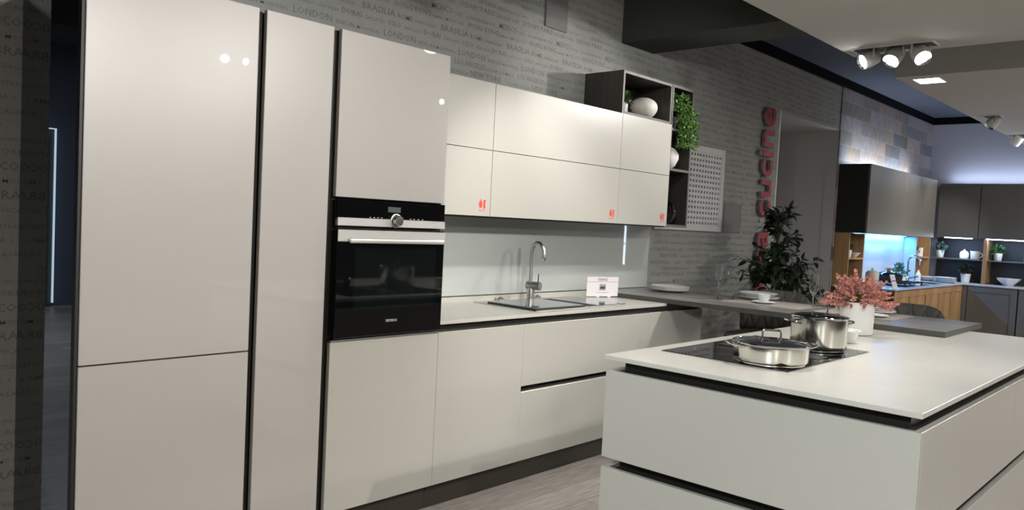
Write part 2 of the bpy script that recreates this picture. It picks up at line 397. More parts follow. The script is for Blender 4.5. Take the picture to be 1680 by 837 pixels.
finish('carcass', bm, 'channel', t)
pbox('door', 'gloss', t, 0, .5975, 0, .022, 1.455, ZT, bev=.0018, label='gloss door above the oven')
pbox('door', 'satin', t, 0, .5985, 0, .022, .123, .851, bev=.0018, label='satin door below the oven')
pbox('plinth', 'plinth', t, 0, .5985, .05, .066, 0, .1)

# oven
t = thing('oven', 'black glass built-in oven with steel handle and round control knob', 'oven', (.3, .3, .86))
OX0, OX1 = .004, .594
pbox('oven_body', 'black', t, .024, .576, .012, .56, .862, 1.446)
pbox('control_panel', 'blackglass', t, OX0, OX1, -.012, .012, 1.362, 1.449, bev=.002)
pbox('control_trim', 'ovensteel', t, OX0, OX1, -.016, .004, 1.337, 1.372, bev=.002)
d = pbox('oven_door', 'blackglass', t, OX0, OX1, -.018, .010, .868, 1.326, bev=.003)
pbox('window', 'ovenwin', d, .095, .545, -.0185, -.0178, .985, 1.245, label='see-through dark oven window')
bm = bmesh.new(); box(bm, .1, .53, .02, .03, 1.0, 1.004)
pbox('handle_panel', 'ovensteel', d, OX0, OX1, -.022, -.016, 1.272, 1.322, bev=.002)
bm.free()
bm = bmesh.new(); box(bm, OX0+.050, OX1-.020, -.040, -.026, 1.266, 1.288, bev=.005, seg=3)
for x in (OX0+.055, OX1-.050): box(bm, x, x+.024, -.032, -.018, 1.270, 1.285, bev=.002)
finish('handle', bm, 'ovensteel', d, label='brushed steel bar handle')
bm = bmesh.new(); lathe(bm, [(0, 0), (.023, 0), (.024, .004), (.023, .026), (.020, .029), (0, .030)], (.305, -.014, 1.366), axis=(0, -1, 0)); finish('knob', bm, 'steel', t)
bm = bmesh.new(); lathe(bm, [(.026, 0), (.031, 0), (.031, .005), (.026, .006)], (.305, -.014, 1.366), axis=(0, -1, 0)); finish('knob_ring', bm, 'steel2', t)
pbox('screen', simple('grey_display', (.10, .115, .11), .2), t, .262, .332, -.0126, -.012, 1.402, 1.425)
for x in (.165, .185, .205, .225, .385, .405, .43, .455): pbox('button_print', 'ink_grey', t, x, x+.009, -.0126, -.012, 1.374, 1.378)
text_part('brand_lettering', 'SIEMENS', .016, simple('silver_print', (.6, .6, .6), .4), d, (.30, -.0184, .925), (1, 0, 0), (0, 0, 1), extrude=.0002, width=.062)
pbox('bottom_trim', 'steel2', t, .0, .597, -.004, .014, .853, .860)

# ------------------------------------------------------------------ base units
t = thing('base_cabinet', 'satin champagne base cabinet with one door, right of the oven cabinet', 'cabinet', (.9, .3, 0))
pbox('carcass', 'channel', t, .6, 1.2, .024, .6, .1, .853)
pbox('door', 'satin', t, .6, 1.1995, 0, .022, .123, .853, bev=.0018)
pbox('plinth', 'plinth', t, .6, 1.2, .05, .066, 0, .1)
pbox('handle_channel', 'channel', t, .6, 1.2, .026, .036, .853, .888); pbox('channel_lip', 'channel_light', t, .6, 1.2, .004, .026, .851, .862)
t = thing('base_cabinet', 'satin champagne base cabinet with two wide drawers under the sink', 'cabinet', (1.8, .3, 0))
pbox('carcass', 'channel', t, 1.2, 2.4, .045, .6, .1, .853)
pbox('drawer_front', 'satin', t, 1.2005, 2.4, 0, .022, .5245, .853, bev=.0018)
pbox('drawer_front', 'satin', t, 1.2005, 2.4, 0, .022, .123, .494, bev=.0018)
pbox('plinth', 'plinth', t, 1.2, 2.4, .05, .066, 0, .1)
pbox('handle_channel', 'channel_light', t, 1.2, 2.4, .012, .045, .494, .503)
pbox('handle_channel', 'channel', t, 1.2, 2.4, .026, .036, .853, .888); pbox('channel_lip', 'channel_light', t, 1.2, 2.4, .004, .026, .851, .862)
t = thing('base_cabinet', 'satin champagne base cabinet in shade under the dark table top', 'cabinet', (2.72, .3, 0))
bm = bmesh.new(); box(bm, 2.402, 3.05, .024, .6, .1, .888); box(bm, 2.583, 3.05, .024, .6, .888, .9055); finish('carcass', bm, 'channel', t)
pbox('door', 'satin', t, 2.4015, 3.05, 0, .022, .123, .853, bev=.0018)
pbox('plinth', 'plinth', t, 2.402, 3.05, .05, .066, 0, .1)

# worktop
bm = bmesh.new(); box(bm, .6, 2.581, -.004, .62, .889, .906, bev=.001); box(bm, .6, 2.581, .585, .60, .906, .935)
t = tag(finish('worktop', bm, 'wt'), 'pale stone wall-side worktop with low upstand holding the sink', 'worktop')
# splashback
t = tag(pbox('splashback', 'splash', None, .6, 3.265, .603, .613, .94, 1.406, bev=.0006), 'pale green glossy glass splashback behind the tap', 'splashback')

# sink
SX0, SX1, SY0, SY1 = 1.35, 2.215, .055, .54
t = thing('sink', 'inset steel sink with mirror-grey sliding glass cover', 'sink', (1.8, .3, .9))
bm = bmesh.new(); box(bm, SX0, SX1, SY0, SY1, .906, .910, bev=.001); finish('sink_rim', bm, 'steel2', t)
pbox('cover_frame', 'black', t, SX0+.012, SX1-.3, SY0+.008, .435, .910, .918)
pbox('glass_cover', 'sinkglass', t, SX0+.014, 1.79, SY0+.006, .437, .918, .924, bev=.0015)
pbox('glass_cover', 'sinkglass', t, 1.795, SX1-.004, SY0+.006, .437, .9105, .9165, bev=.0015)
# tap
TX, TY = 1.790, .485
t = thing('tap', 'chrome gooseneck kitchen tap behind the sink covers', 'tap', (TX, TY, .91))
bm = bmesh.new(); lathe(bm, [(0, 0), (.030, 0), (.030, .006), (.024, .010), (.0235, .085), (.022, .092), (0, .092)], (TX, TY, .910)); finish('tap_body', bm, 'steel2', t)
bm = bmesh.new(); lathe(bm, [(0, -.033), (.022, -.031), (.026, -.026), (.027, .060), (.026, .064), (0, .066)], (TX, TY, .998), axis=(.25, -1, 0)); finish('mixer_barrel', bm, 'steel2', t)
bm = bmesh.new(); tube(bm, [(TX+.012, TY-.045, 1.02), (TX+.013, TY-.047, 1.075)], .0035, 8); finish('lever', bm, 'chrome', t)
bm = bmesh.new()
pts = [(TX-.004, TY+.004, 1.02), (TX-.004, TY+.004, 1.08), (TX-.004, TY+.004, 1.17)]
dx, dy = -.022, -.118
for k in range(0, 13):
    a = PI*k/12
    f = (1-math.cos(a))/2
    pts.append((TX-.004+dx*f, TY+.004+dy*f, 1.195+.070*math.sin(a)))
pts.append((TX-.004+dx, TY+.004+dy, 1.18))
tube(bm, pts, .0115, 16); finish('spout', bm, 'steel2', t)
bm = bmesh.new(); lathe(bm, [(0, 0), (.0125, 0), (.0135, .003), (.0135, .022), (0, .022)], (TX-.004+dx, TY+.004+dy, 1.160)); finish('aerator', bm, 'chrome', t)
for i, (x, y, lb) in enumerate([(1.60, .565, 'small steel drain control left of the tap'), (1.945, .565, 'small steel drain control right of the tap')]):
    bm = bmesh.new(); lathe(bm, [(0, 0), (.027, 0), (.027, .011), (.024, .014), (0, .014)], (x, y, .906)); box(bm, x-.012, x+.012, y-.008, y+.008, .918, .926, bev=.003)
    tag(finish('drain_knob', bm, 'steel'), lb, 'sink knob', 'knobs behind the sink')

# info card on the worktop
A = Vector((2.336, .470, .910)); B = Vector((2.575, .385, .910)); xd = (B-A).normalized(); yd = Vector((0, 0, 1)); nd = xd.cross(yd)*1.0
if nd.y > 0: nd = -nd
W_ = (B-A).length
t = thing('info_card', 'white printed product card standing at the right end of the worktop', 'card', A+xd*W_/2)
def slabq(bm, x0, x1, z0, z1, off, th=.0004):
    vs = []
    for o_ in (off, off+th):
        for x, z in ((x0, z0), (x1, z0), (x1, z1), (x0, z1)): vs.append(bm.verts.new(A+xd*x+yd*z+nd*o_))
    for q in ((0, 1, 2, 3), (4, 5, 6, 7), (0, 1, 5, 4), (1, 2, 6, 5), (2, 3, 7, 6), (3, 0, 4, 7)): bm.faces.new([vs[i] for i in q])
H_ = .135
bm = bmesh.new(); slabq(bm, 0, W_, .004, H_, 0, .003); finish('card', bm, 'card', t)
bm = bmesh.new(); slabq(bm, 0, W_, H_*.745, H_*.765, .0031); finish('red_line', bm, 'pink', t)
bm = bmesh.new(); slabq(bm, W_*.4, W_*.6, H_*.33, H_*.64, .0031); finish('picture', bm, 'ink_grey', t)
bm = bmesh.new(); slabq(bm, W_*.42, W_*.58, H_*.40, H_*.52, .0036); finish('picture_detail', bm, 'ink', t)
bm = bmesh.new(); slabq(bm, W_*.30, W_*.47, H_*.205, H_*.225, .0031); finish('small_print', bm, 'ink_grey', t)
bm = bmesh.new(); slabq(bm, W_*.49, W_*.70, H_*.20, H_*.23, .0031); finish('small_print', bm, 'pink', t)
text_part('title', 'ESSENCE', .024, 'ink', t, A+xd*W_*.5+yd*H_*.815+nd*.0034, xd, yd, width=.078)
for q in (.3, .66):
    bm = bmesh.new(); slabq(bm, W_*q, W_*(q+.06), -.003, .004, -.01, .03); finish('stand_foot', bm, 'white', t)

# ------------------------------------------------------------------ wall units
YU = .29; UZ = (1.409, 1.767, 2.127)
def stickers(door, x, z):
    bm = bmesh.new()
    y = YU-.0006
    # open hand shaped like a zero, and a one
    def ell(cx, cz, rx, rz, n=20, dy=0):
        bm.faces.new([bm.verts.new((cx+rx*math.cos(2*PI*k/n), y-dy, cz+rz*math.sin(2*PI*k/n))) for k in range(n)])
    ell(x, z, .0135, .020); ell(x+.001, z+.014, .0055, .017, dy=.0002); ell(x-.010, z+.006, .003, .014, dy=.0004)
    vs = [bm.verts.new((x+a, y, z+b)) for a, b in ((.021, -.022), (.036, -.022), (.036, .018), (.039, .018), (.036, .027), (.024, .027), (.018, .020), (.021, .018))]
    bm.faces.new(vs)
    box(bm, x-.018, x+.038, y, y+.0003, z-.031, z-.0285); box(bm, x-.014, x+.034, y, y+.0003, z-.037, z-.035)
    finish('sticker', bm, 'red', door, smooth=False, label='small red 01 sticker')
for x0, x1, lb in ((.6, 1.198, 'left satin champagne wall cabinet with two flap doors beside the oven tower'),
                   (1.198, 2.387, 'wide middle satin champagne wall cabinet above the tap'),
                   (2.387, 2.989, 'right satin champagne wall cabinet under the dark open shelf')):
    t = thing('wall_cabinet', lb, 'cabinet', ((x0+x1)/2, .45, 1.409), 'champagne wall cabinets')
    pbox('carcass', 'channel', t, x0, x1-.0005, YU+.022, .618, 1.400, 2.124)
    pbox('door', 'satin', t, x0+.0012, x1-.0012, YU, YU+.02, UZ[1]+.0015, UZ[2], bev=.001)
    d = pbox('door', 'satin', t, x0+.0012, x1-.0012, YU, YU+.02, UZ[0], UZ[1]-.0015, bev=.001)
    stickers(d, x1-.075, UZ[0]+.062)

# open dark oak shelves
def frame_box(bm, x0, x1, y0, y1, z0, z1, th=.018, inner=()):
    box(bm, x0, x0+th, y0, y1, z0, z1); box(bm, x1-th, x1, y0, y1, z0, z1)
    box(bm, x0+th, x1-th, y0, y1, z0, z0+th); box(bm, x0+th, x1-th, y0, y1, z1-th, z1)
    box(bm, x0+th, x1-th, y1-.008, y1, z0+th, z1-th)
    for z in inner: box(bm, x0+th, x1-th, y0, y1-.008, z-th/2, z+th/2)
def edge_band(bm, x0, x1, y0, z0, z1, th=.018, inner=()):
    e = .0012
    box(bm, x0, x0+th, y0-e, y0, z0, z1); box(bm, x1-th, x1, y0-e, y0, z0, z1)
    box(bm, x0+th, x1-th, y0-e, y0, z0, z0+th); box(bm, x0+th, x1-th, y0-e, y0, z1-th, z1)
    for z in inner: box(bm, x0+th, x1-th, y0-e, y0, z-th/2, z+th/2)
YS = .302
t = thing('open_shelf', 'long dark oak open shelf box lying on top of the wall cabinets', 'shelf', (2.68, .45, 2.13))
bm = bmesh.new(); frame_box(bm, 2.388, 2.985, YS, .618, 2.128, 2.410); finish('shelf_body', bm, 'dark_oak', t)
bm = bmesh.new(); edge_band(bm, 2.388, 2.985, YS, 2.128, 2.410); finish('edge_band', bm, 'dark_oak_edge', t)
t = thing('open_shelf', 'upright dark oak open shelf column beside the wall cabinets', 'shelf', (3.13, .45, 1.41))
bm = bmesh.new(); frame_box(bm, 2.991, 3.285, YS, .618, 1.405, 2.412, inner=(1.815, 2.10)); finish('shelf_body', bm, 'dark_oak', t)
bm = bmesh.new(); edge_band(bm, 2.991, 3.285, YS, 1.405, 2.412, inner=(1.815, 2.10)); finish('edge_band', bm, 'dark_oak_edge', t)

# things on the open shelves
t = thing('potted_plant', 'dark leafy plant in a slim white pot inside the long open shelf', 'plant', (2.545, .46, 2.146))
bm = bmesh.new(); lathe(bm, [(0, 0), (.030, 0), (.033, .004), (.036, .078), (.032, .078), (.030, .06), (0, .058)], (2.560, .42, 2.146), seg=28); finish('pot', bm, 'whitematt', t)
bm = bmesh.new()
for k in range(60):
    a = random.uniform(0, 6.28); el = random.uniform(.2, 1.3); b = Vector((2.565, .43, 2.215))
    d = Vector((math.cos(a)*math.cos(el), math.sin(a)*math.cos(el)*.8, math.sin(el))); p = b+d*random.uniform(.01, .09)
    p.z = min(p.z, 2.36); leaf(bm, p, (d+rvec()*.5), rvec(), .045, .026)
finish('foliage', bm, 'leaf_mid', t)
bm = bmesh.new()
prof = []
for k in range(21):
    a = -PI/2+PI*k/20; prof.append((.098*math.cos(a)*(1+.10*math.sin(a)), .078*math.sin(a)))
prof = [(0, prof[1][1])]+prof[1:-1]+[(0, prof[-1][1])]
lathe(bm, prof, (2.825, .43, 2.146+.077)); 
tag(finish('egg_vase', bm, 'cream'), 'cream egg-shaped ceramic vase inside the long open shelf', 'vase')
t = thing('trailing_plant', 'bushy bright green trailing plant spilling out of the upright open shelf', 'plant', (3.13, .40, 2.11))
bm = bmesh.new(); lathe(bm, [(0, 0), (.055, 0), (.075, .09), (.070, .09), (.052, .01), (0, .01)], (3.135, .42, 2.110), seg=24); finish('pot', bm, 'pot_dark', t)
bm = bmesh.new()
for k in range(1500):
    u = random.random(); z = 2.365-.39*u
    cx = 3.145+.02*u; w = .125*(1-.6*max(0, .12-u)/.12)*(1 if u < .8 else 1.2-u*.25)
    a = random.uniform(0, 2*PI); q = math.sqrt(random.random())
    p = Vector((cx+w*q*math.cos(a), (.30 if u > .3 else .37)-.035+.06*q*math.sin(a), z))
    if p.y > YS-.012 and abs(p.z-2.10) < .03: p.y = YS-.02
    if p.y > YS-.012 and (p.x < 3.015 or p.x > 3.262): p.y = YS-.03
    if p.x < 2.995 : p.x = 2.995+random.random()*.05
    leaf(bm, p, Vector((random.gauss(0, .6), random.gauss(-.5, .5), random.gauss(-.3, .6))), rvec(), random.uniform(.014, .024), random.uniform(.009, .014))
finish('foliage', bm, 'leaf_fern', t)
bm = bmesh.new()
lathe(bm, [(0, 0), (.035, .001), (.065, .025), (.088, .075), (.085, .11), (.06, .145), (.03, .160), (.028, .168), (.024, .168), (.024, .15), (0, .15)], (3.115, .40, 1.825))
tag(finish('round_vase', bm, 'white'), 'rounded white vase below the trailing plant on the shelf column', 'vase')
bm = bmesh.new()
prof = [(.004 if k in (0, 20) else .088*math.cos(-PI/2+PI*k/20), .088*math.sin(-PI/2+PI*k/20)) for k in range(21)]
prof = [(0, -.088)]+prof[1:-1]+[(0, .088)]
lathe(bm, prof, (3.125, .40, 1.423+.089)); lathe(bm, [(0, 0), (.012, 0), (.009, .02), (.016, .035), (0, .04)], (3.125, .40, 1.595), seg=20)
tag(finish('glass_jar', bm, 'glass'), 'round clear glass jar in the lowest box of the shelf column', 'jar')

# grille and plates on the wall
t = thing('wall_grille', 'large white lattice air grille on the wallpapered wall', 'grille', (3.84, .6, 1.385))
bm = bmesh.new(); GX0, GX1, GZ0, GZ1 = 3.322, 4.368, 1.385, 2.088; GF = .055
box(bm, GX0, GX0+GF, .597, Y0, GZ0, GZ1, bev=.003); box(bm, GX1-GF, GX1, .597, Y0, GZ0, GZ1, bev=.003)
box(bm, GX0+GF, GX1-GF, .597, Y0, GZ0, GZ0+GF-.01, bev=.003); box(bm, GX0+GF, GX1-GF, .597, Y0, GZ1-GF, GZ1, bev=.003)
finish('frame', bm, 'grille', t)
bm = bmesh.new(); n = 20; px = (GX1-GX0-2*GF)/n
for k in range(n+1):
    x = GX0+GF+k*px; box(bm, max(x-.0125, GX0+GF), min(x+.0125, GX1-GF), .604, .612, GZ0+GF-.01, GZ1-GF)
zz0, zz1 = GZ0+GF-.01, GZ1-GF; n = 14; pz = (zz1-zz0)/n
for k in range(n+1):
    z = zz0+k*pz; box(bm, GX0+GF, GX1-GF, .602, .606, max(z-.012, zz0), min(z+.012, zz1))
finish('lattice', bm, 'grille', t)
pbox('backing', 'black', t, GX0+.01, GX1-.01, .614, .6195, GZ0+.01, GZ1-.01)
tag(pbox('cover_plate', 'plate', None, 4.437, 4.754, .612, .6197, 1.388, 1.64, bev=.002), 'square grey cover plate on the wall right of the grille', 'plate')
tag(pbox('cover_plate', 'plate', None, 1.942, 2.157, .608, .6197, 2.635, 2.87, bev=.002), 'square grey cover plate high on the wall above the wall cabinets', 'plate')

# red sign letters, one thing each word read upwards
t = thing('wall_sign', 'tall red raised letters reading up the wall beside the passage', 'sign', (5.2, .6, .6))
V, F = text_mesh_data('stosa cucine', .33, .012, 4, 'LEFT', .006)
mx = max(v.x for v in V); mn = min(v.x for v in V); k = (2.565-.60)/(mx-mn)
xh = .2/max(1e-6, max(v.y for v in V if v.x > mx-.1))
for lo, hi in ((0, 1.455), (1.455, 9)):
    bm = bmesh.new(); vs = {}
    for f in F:
        zc = sum(.60+(V[i].x-mn)*k for i in f)/len(f)  # height of the face up the wall
        if not lo <= zc < hi: continue
        for i in f:
            if i not in vs: vs[i] = bm.verts.new((5.245-V[i].y*xh, .590-V[i].z, .60+(V[i].x-mn)*k))
        try:
            q = bm.faces.new([vs[i] for i in f])
            if max(vs[i].co.y for i in f)-min(vs[i].co.y for i in f) > .005: q.material_index = 1
        except ValueError: pass
    finish('word', bm, ['redsign', 'plate'], t, smooth=False)
for z in (.9, 1.5, 2.1, 2.45): pbox('stand_off', 'steel2', t, 5.12, 5.14, .602, .6199, z, z+.02)

# ------------------------------------------------------------------ island
IX0, IX1, IY0, IY1 = .543, 3.089, -2.105, -.995
tag(pbox('island_worktop', 'wt', None, IX0, IX1, IY0, IY1, .889, .906, bev=.001), 'pale stone worktop of the kitchen island', 'worktop')
FX = .536; FY0, FY1 = -2.106, -1.012
zs = ((.5225, .8507), (.12, .4847))
t = thing('island_cabinet', 'near satin champagne island cabinet with wide drawers below the hob', 'cabinet', (1.17, -1.56, 0), 'kitchen island cabinets')
pbox('carcass', 'channel', t, FX+.060, 1.809, FY0+.045, FY1-.045, .1, .889)
for z0, z1 in zs:
    pbox('end_panel', 'satin', t, FX, FX+.022, FY0, FY1, z0, z1, bev=.001)
    pbox('drawer_front', 'satin', t, FX+.0225, 1.809, FY0, FY0+.022, z0, z1, bev=.001)
    pbox('back_panel', 'satin', t, FX+.0225, 1.809, FY1-.022, FY1, z0, z1, bev=.001)
    pbox('channel_lip', 'channel_light', t, FX+.023, 1.809, FY0+.022, FY0+.045, z1-.012, z1-.001)
    pbox('channel_lip', 'channel_light', t, FX+.023, 1.809, FY1-.045, FY1-.022, z1-.012, z1-.001)
pbox('plinth', 'plinth', t, FX+.05, 1.81, FY0+.05, FY1-.05, 0, .1)
t = thing('island_cabinet', 'far satin champagne island cabinet reaching under the dark table top', 'cabinet', (2.44, -1.56, 0), 'kitchen island cabinets')
pbox('carcass', 'channel', t, 1.811, 3.05, FY0+.045, FY1-.045, .1, .889)
for z0, z1 in zs:
    pbox('drawer_front', 'satin', t, 1.812, 3.08, FY0, FY0+.022, z0, z1, bev=.001)
    pbox('back_panel', 'satin', t, 1.812, 3.08, FY1-.022, FY1, z0, z1, bev=.001)
    pbox('channel_lip', 'channel_light', t, 1.812, 3.08, FY0+.022, FY0+.045, z1-.012, z1-.001)
pbox('end_panel', 'satin', t, 3.062, 3.082, FY0+.023, FY1-.023, .12, .888)
pbox('plinth', 'plinth', t, 1.811, 3.05, FY0+.05, FY1-.05, 0, .1)

# hob
t = thing('hob', 'black glass induction hob set in the island worktop', 'hob', (1.23, -1.33, .906))
bm = bmesh.new(); box(bm, .820, 1.642, -1.592, -1.068, .9062, .9085); finish('steel_edge', bm, 'steel2', t)
pbox('glass_top', 'blackglass', t, .823, 1.639, -1.589, -1.071, .9085, .9105, bev=.0008)
for cx, cy, r in ((1.03, -1.20, .09), (1.03, -1.45, .11), (1.45, -1.20, .09), (1.45, -1.45, .11)):
    bm = bmesh.new(); lathe(bm, [(r, .9106), (r+.0015, .9106)], (cx, cy, 0), seg=48); finish('zone_print', bm, 'ink_grey', t, smooth=False)
pbox('vent_slot', 'black', t, 1.19, 1.29, -1.55, -1.12, .9106, .9125, bev=.0005)

# cookware
def handle_loop(bm, c, r, ang, w, out, z, th=.0045, flat=True):
    """loop handle on a round pan: ends at +-w around angle ang, reaching 'out' beyond radius r"""
    pts = []
    for k in range(13):
        u = -1+2*k/12; a = ang+u*w
        rr = r+out*(1-abs(u)**3.0)*1.0
        pts.append((c[0]+rr*math.cos(a), c[1]+rr*math.sin(a), z+.008*(1-u*u)))
    tube(bm, pts, th, 10)
PC = (.950, -1.462); PR = .137
t = thing('saute_pan', 'low wide stainless steel casserole with glass lid on the hob', 'pan', (*PC, .911))
bm = bmesh.new(); lathe(bm, [(0, 0), (PR-.014, 0), (PR-.010, .002), (PR-.010, .007), (PR-.003, .012), (PR, .022), (PR, .068), (PR+.004, .072), (PR-.001, .073), (PR-.003, .066), (PR-.003, .02), (0, .01)], (*PC, .911), seg=72); finish('pan_body', bm, 'pansteel', t)
ANG = math.radians(-35)
side = [math.atan2(-1.34-PC[1], -(.955-.80)), 0]
for a in (math.radians(142), math.radians(-38)):
    bm = bmesh.new(); handle_loop(bm, PC, PR, a, .34, .038, .975); finish('handle', bm, 'chrome', t, label='chrome side handle')
bm = bmesh.new(); tube(bm, [(PC[0]+(PR+.001)*math.cos(2*PI*k/64), PC[1]+(PR+.001)*math.sin(2*PI*k/64), .986) for k in range(64)], .0035, 8, closed=True); ld = finish('lid_rim', bm, 'chrome', t)
bm = bmesh.new(); lathe(bm, [(PR-.003, 0), (PR*.8, .006), (PR*.5, .012), (PR*.2, .015), (0, .0155), (0, .0135), (PR*.2, .013), (PR*.5, .010), (PR*.8, .004), (PR-.003, -.002)], (*PC, .986), seg=64); finish('glass_lid', bm, simple('smoked_lid_glass', (.02, .022, .028), .02, coat=1, spec=.8), t)
def bow(bm, c, z, w, h, ang, th=.004):
    d = Vector((math.cos(ang), math.sin(ang), 0)); c = Vector((*c, z))
    pts = [c-d*w, c-d*w+Vector((0, 0, h*.85)), c-d*(w-.005)+Vector((0, 0, h)), c+d*(w-.005)+Vector((0, 0, h)), c+d*w+Vector((0, 0, h*.85)), c+d*w]
    tube(bm, pts, th, 10)
bm = bmesh.new(); bow(bm, PC, .998, .034, .034, math.radians(-50)); lathe(bm, [(0, 0), (.012, 0), (.012, .004), (0, .004)], (PC[0]+.022, PC[1]-.026, 1.0), seg=16); lathe(bm, [(0, 0), (.012, 0), (.012, .004), (0, .004)], (PC[0]-.022, PC[1]+.026, 1.0), seg=16); finish('lid_handle', bm, 'chrome', t)
QC = (1.468, -1.435); QR = .114
t = thing('stock_pot', 'tall stainless steel stock pot with glass lid on the hob', 'pot', (*QC, .911))
QH = .138
bm = bmesh.new(); lathe(bm, [(0, 0), (QR-.012, 0), (QR-.008, .002), (QR-.008, .009), (QR-.002, .015), (QR, .026), (QR, QH-.002), (QR+.004, QH+.002), (QR-.001, QH+.003), (QR-.003, QH-.006), (QR-.003, .02), (0, .012)], (*QC, .911), seg=72); finish('pot_body', bm, 'pansteel', t)
for a in (math.radians(142), math.radians(-38)):
    bm = bmesh.new(); handle_loop(bm, QC, QR, a, .36, .036, .911+QH-.022); finish('handle', bm, 'chrome', t, label='chrome side handle')
bm = bmesh.new(); tube(bm, [(QC[0]+(QR+.001)*math.cos(2*PI*k/64), QC[1]+(QR+.001)*math.sin(2*PI*k/64), .911+QH+.004) for k in range(64)], .0035, 8, closed=True); finish('lid_rim', bm, 'chrome', t)
bm = bmesh.new(); lathe(bm, [(QR-.003, 0), (QR*.8, .006), (QR*.5, .011), (0, .0145), (0, .0125), (QR*.5, .009), (QR*.8, .004), (QR-.003, -.002)], (*QC, .911+QH+.005), seg=64); finish('glass_lid', bm, M['blackglass'], t)
bm = bmesh.new(); bow(bm, QC, .911+QH+.016, .030, .034, math.radians(-50)); finish('lid_handle', bm, 'chrome', t)
WC = (1.875, -1.400)
bm = bmesh.new(); lathe(bm, [(0, 0), (.042, 0), (.046, .003), (.062, .052), (.070, .055), (.070, .059), (.058, .058), (.044, .010), (0, .008)], (*WC, .906), seg=48)
tag(finish('serving_bowl', bm, 'white'), 'small white bowl between the stock pot and the flower pot', 'bowl')
VC = (2.25, -1.318)
t = thing('flower_pot', 'pink heather in a tall white ceramic pot on the island', 'potted flowers', (*VC, .906))
bm = bmesh.new(); lathe(bm, [(0, 0), (.066, 0), (.074, .004), (.079, .014), (.082, .165), (.078, .165), (.074, .150), (0, .148)], (*VC, .906), seg=56); finish('pot', bm, 'whitematt', t)
bm = bmesh.new(); lathe(bm, [(0, 1.056), (.073, 1.056)], (*VC, 0), seg=30); finish('soil', bm, 'soil', t)
bs = bmesh.new(); bf = bmesh.new()
for k in range(150):
    a = random.uniform(0, 2*PI); el = math.acos(random.uniform(.05, 1))
    L = random.uniform(.12, .165)*(1+.10*(el < .7))
    b = Vector((VC[0]+random.uniform(-.05, .05), VC[1]+random.uniform(-.05, .05), 1.055))
    d = Vector((math.sin(el)*math.cos(a), math.sin(el)*math.sin(a), math.cos(el)*.85+.08)).normalized()
    tip = b+d*L+Vector((0, 0, -.03*math.sin(el)**2)); mid = b+d*L*.5+Vector((0, 0, .012))
    tube(bs, [b, mid, tip], [.0013, .001, .0008], 4, caps=False)
    n = 15
    for j in range(n):
        u = .42+.62*j/n
        p = (b*(1-u)**2+mid*2*u*(1-u)+tip*u*u) if u <= 1 else tip+(tip-mid).normalized()*L*(u-1)
        dd = (tip-mid).normalized()
        for q in range(4):
            s = (dd*.8+rvec()*.75)
            leaf(bf, p+rvec()*.003, s, rvec(), random.uniform(.011, .018)*(1.15-u*.5), .0075, droop=.05)
finish('flower_stem', bs, 'heather_stem', t); o = finish('flower_spray', bf, 'heather', t)

# ------------------------------------------------------------------ dark table top
t = thing('table_top', 'long dark grey wood-look breakfast table top resting across island and base cabinets', 'table', (2.96, -.5, .906))
bm = bmesh.new(); fs = box(bm, 2.581, 3.344, -1.646, .603, .9062, .936)
for i in (0, 2, 3, 4, 5): fs[i].material_index = 1
finish('top', bm, ['slab', 'slabedge'], t)

# crockery on the table top
def plate_prof(r, h=.018, th=.0035):
    return [(0, 0), (r*.55, 0), (r*.62, .003), (r*.98, h), (r, h+.001), (r*.97, h+th), (r*.6, .003+th), (0, .001+th)]
def plate(c, z, r, label, group, h=.018, seg=56, mat='white'):
    bm = bmesh.new(); lathe(bm, plate_prof(r, h), (0, 0, 0), seg=seg)
    o = finish('plate', bm, mat); o.location = (*c, z); tag(o, label, 'plate', group); return o
Z = .9362
pc = (3.115, .31); base = plate(pc, Z, .138, 'bottom plate of the white stack at the wall end of the table top', 'stack of plates at the wall')
for k, lb in ((1, 'second plate from the bottom of the white stack at the wall'), (2, 'third plate from the bottom of the white stack at the wall'), (3, 'top plate of the white stack at the wall end')):
    c = base.copy(); COL.objects.link(c); c.location = (pc[0]+.002*k, pc[1]-.001*k, Z+.0072*k); c['label'] = lb
def placemat(x0, x1, y0, y1, lb):
    return tag(pbox('placemat', 'mat', None, x0, x1, y0, y1, Z, Z+.0018), lb, 'placemat', 'placemats on the table top')
placemat(2.86, 3.30, -.76, -.24, 'beige placemat under the cup and plates near the middle of the table')
placemat(2.86, 3.30, -1.30, -.84, 'beige placemat behind the flower pot at the end of the table')
def setting(c, word):
    z = Z+.0019
    a = plate(c, z, .135, 'large bottom plate of the setting %s' % word, 'white plates of the two settings', h=.02)
    b = plate((c[0]+.005, c[1]+.01), z+.010, .115, 'soup plate in the middle of the setting %s' % word, 'white plates of the two settings', h=.026)
    d = plate((c[0]+.002, c[1]+.005), z+.032, .128, 'top plate of the setting %s' % word, 'white plates of the two settings', h=.014)
setting((3.238, -.322), 'beside the cup'); setting((3.17, -1.09), 'behind the pink flowers')
def cup(c, lab, lab2):
    s = plate(c, Z+.0019, .075, lab2, 'saucers on the table top', h=.010)
    t = thing('cup', lab, 'cup', (*c, Z+.006), 'white cups on the table top')
    bm = bmesh.new(); lathe(bm, [(0, 0), (.022, 0), (.024, .004), (.034, .02), (.040, .05), (.041, .056), (.0385, .056), (.032, .02), (.02, .008), (0, .007)], (*c, Z+.0065), seg=40); finish('cup_body', bm, 'white', t)
    bm = bmesh.new(); h = Vector((.55, -.83, 0)).normalized(); h = Vector((.8, .25, 0)).normalized()
    tube(bm, [Vector((*c, Z+.0065))+h*(.036+.020*math.sin(PI*k/8))+Vector((0, 0, .048-.034*k/8)) for k in range(9)], .0032, 8); finish('handle', bm, 'white', t)
    return t
cup((3.02, -.458), 'white cup on its saucer beside the coupe glass', 'white saucer under the cup near the coupe glass')
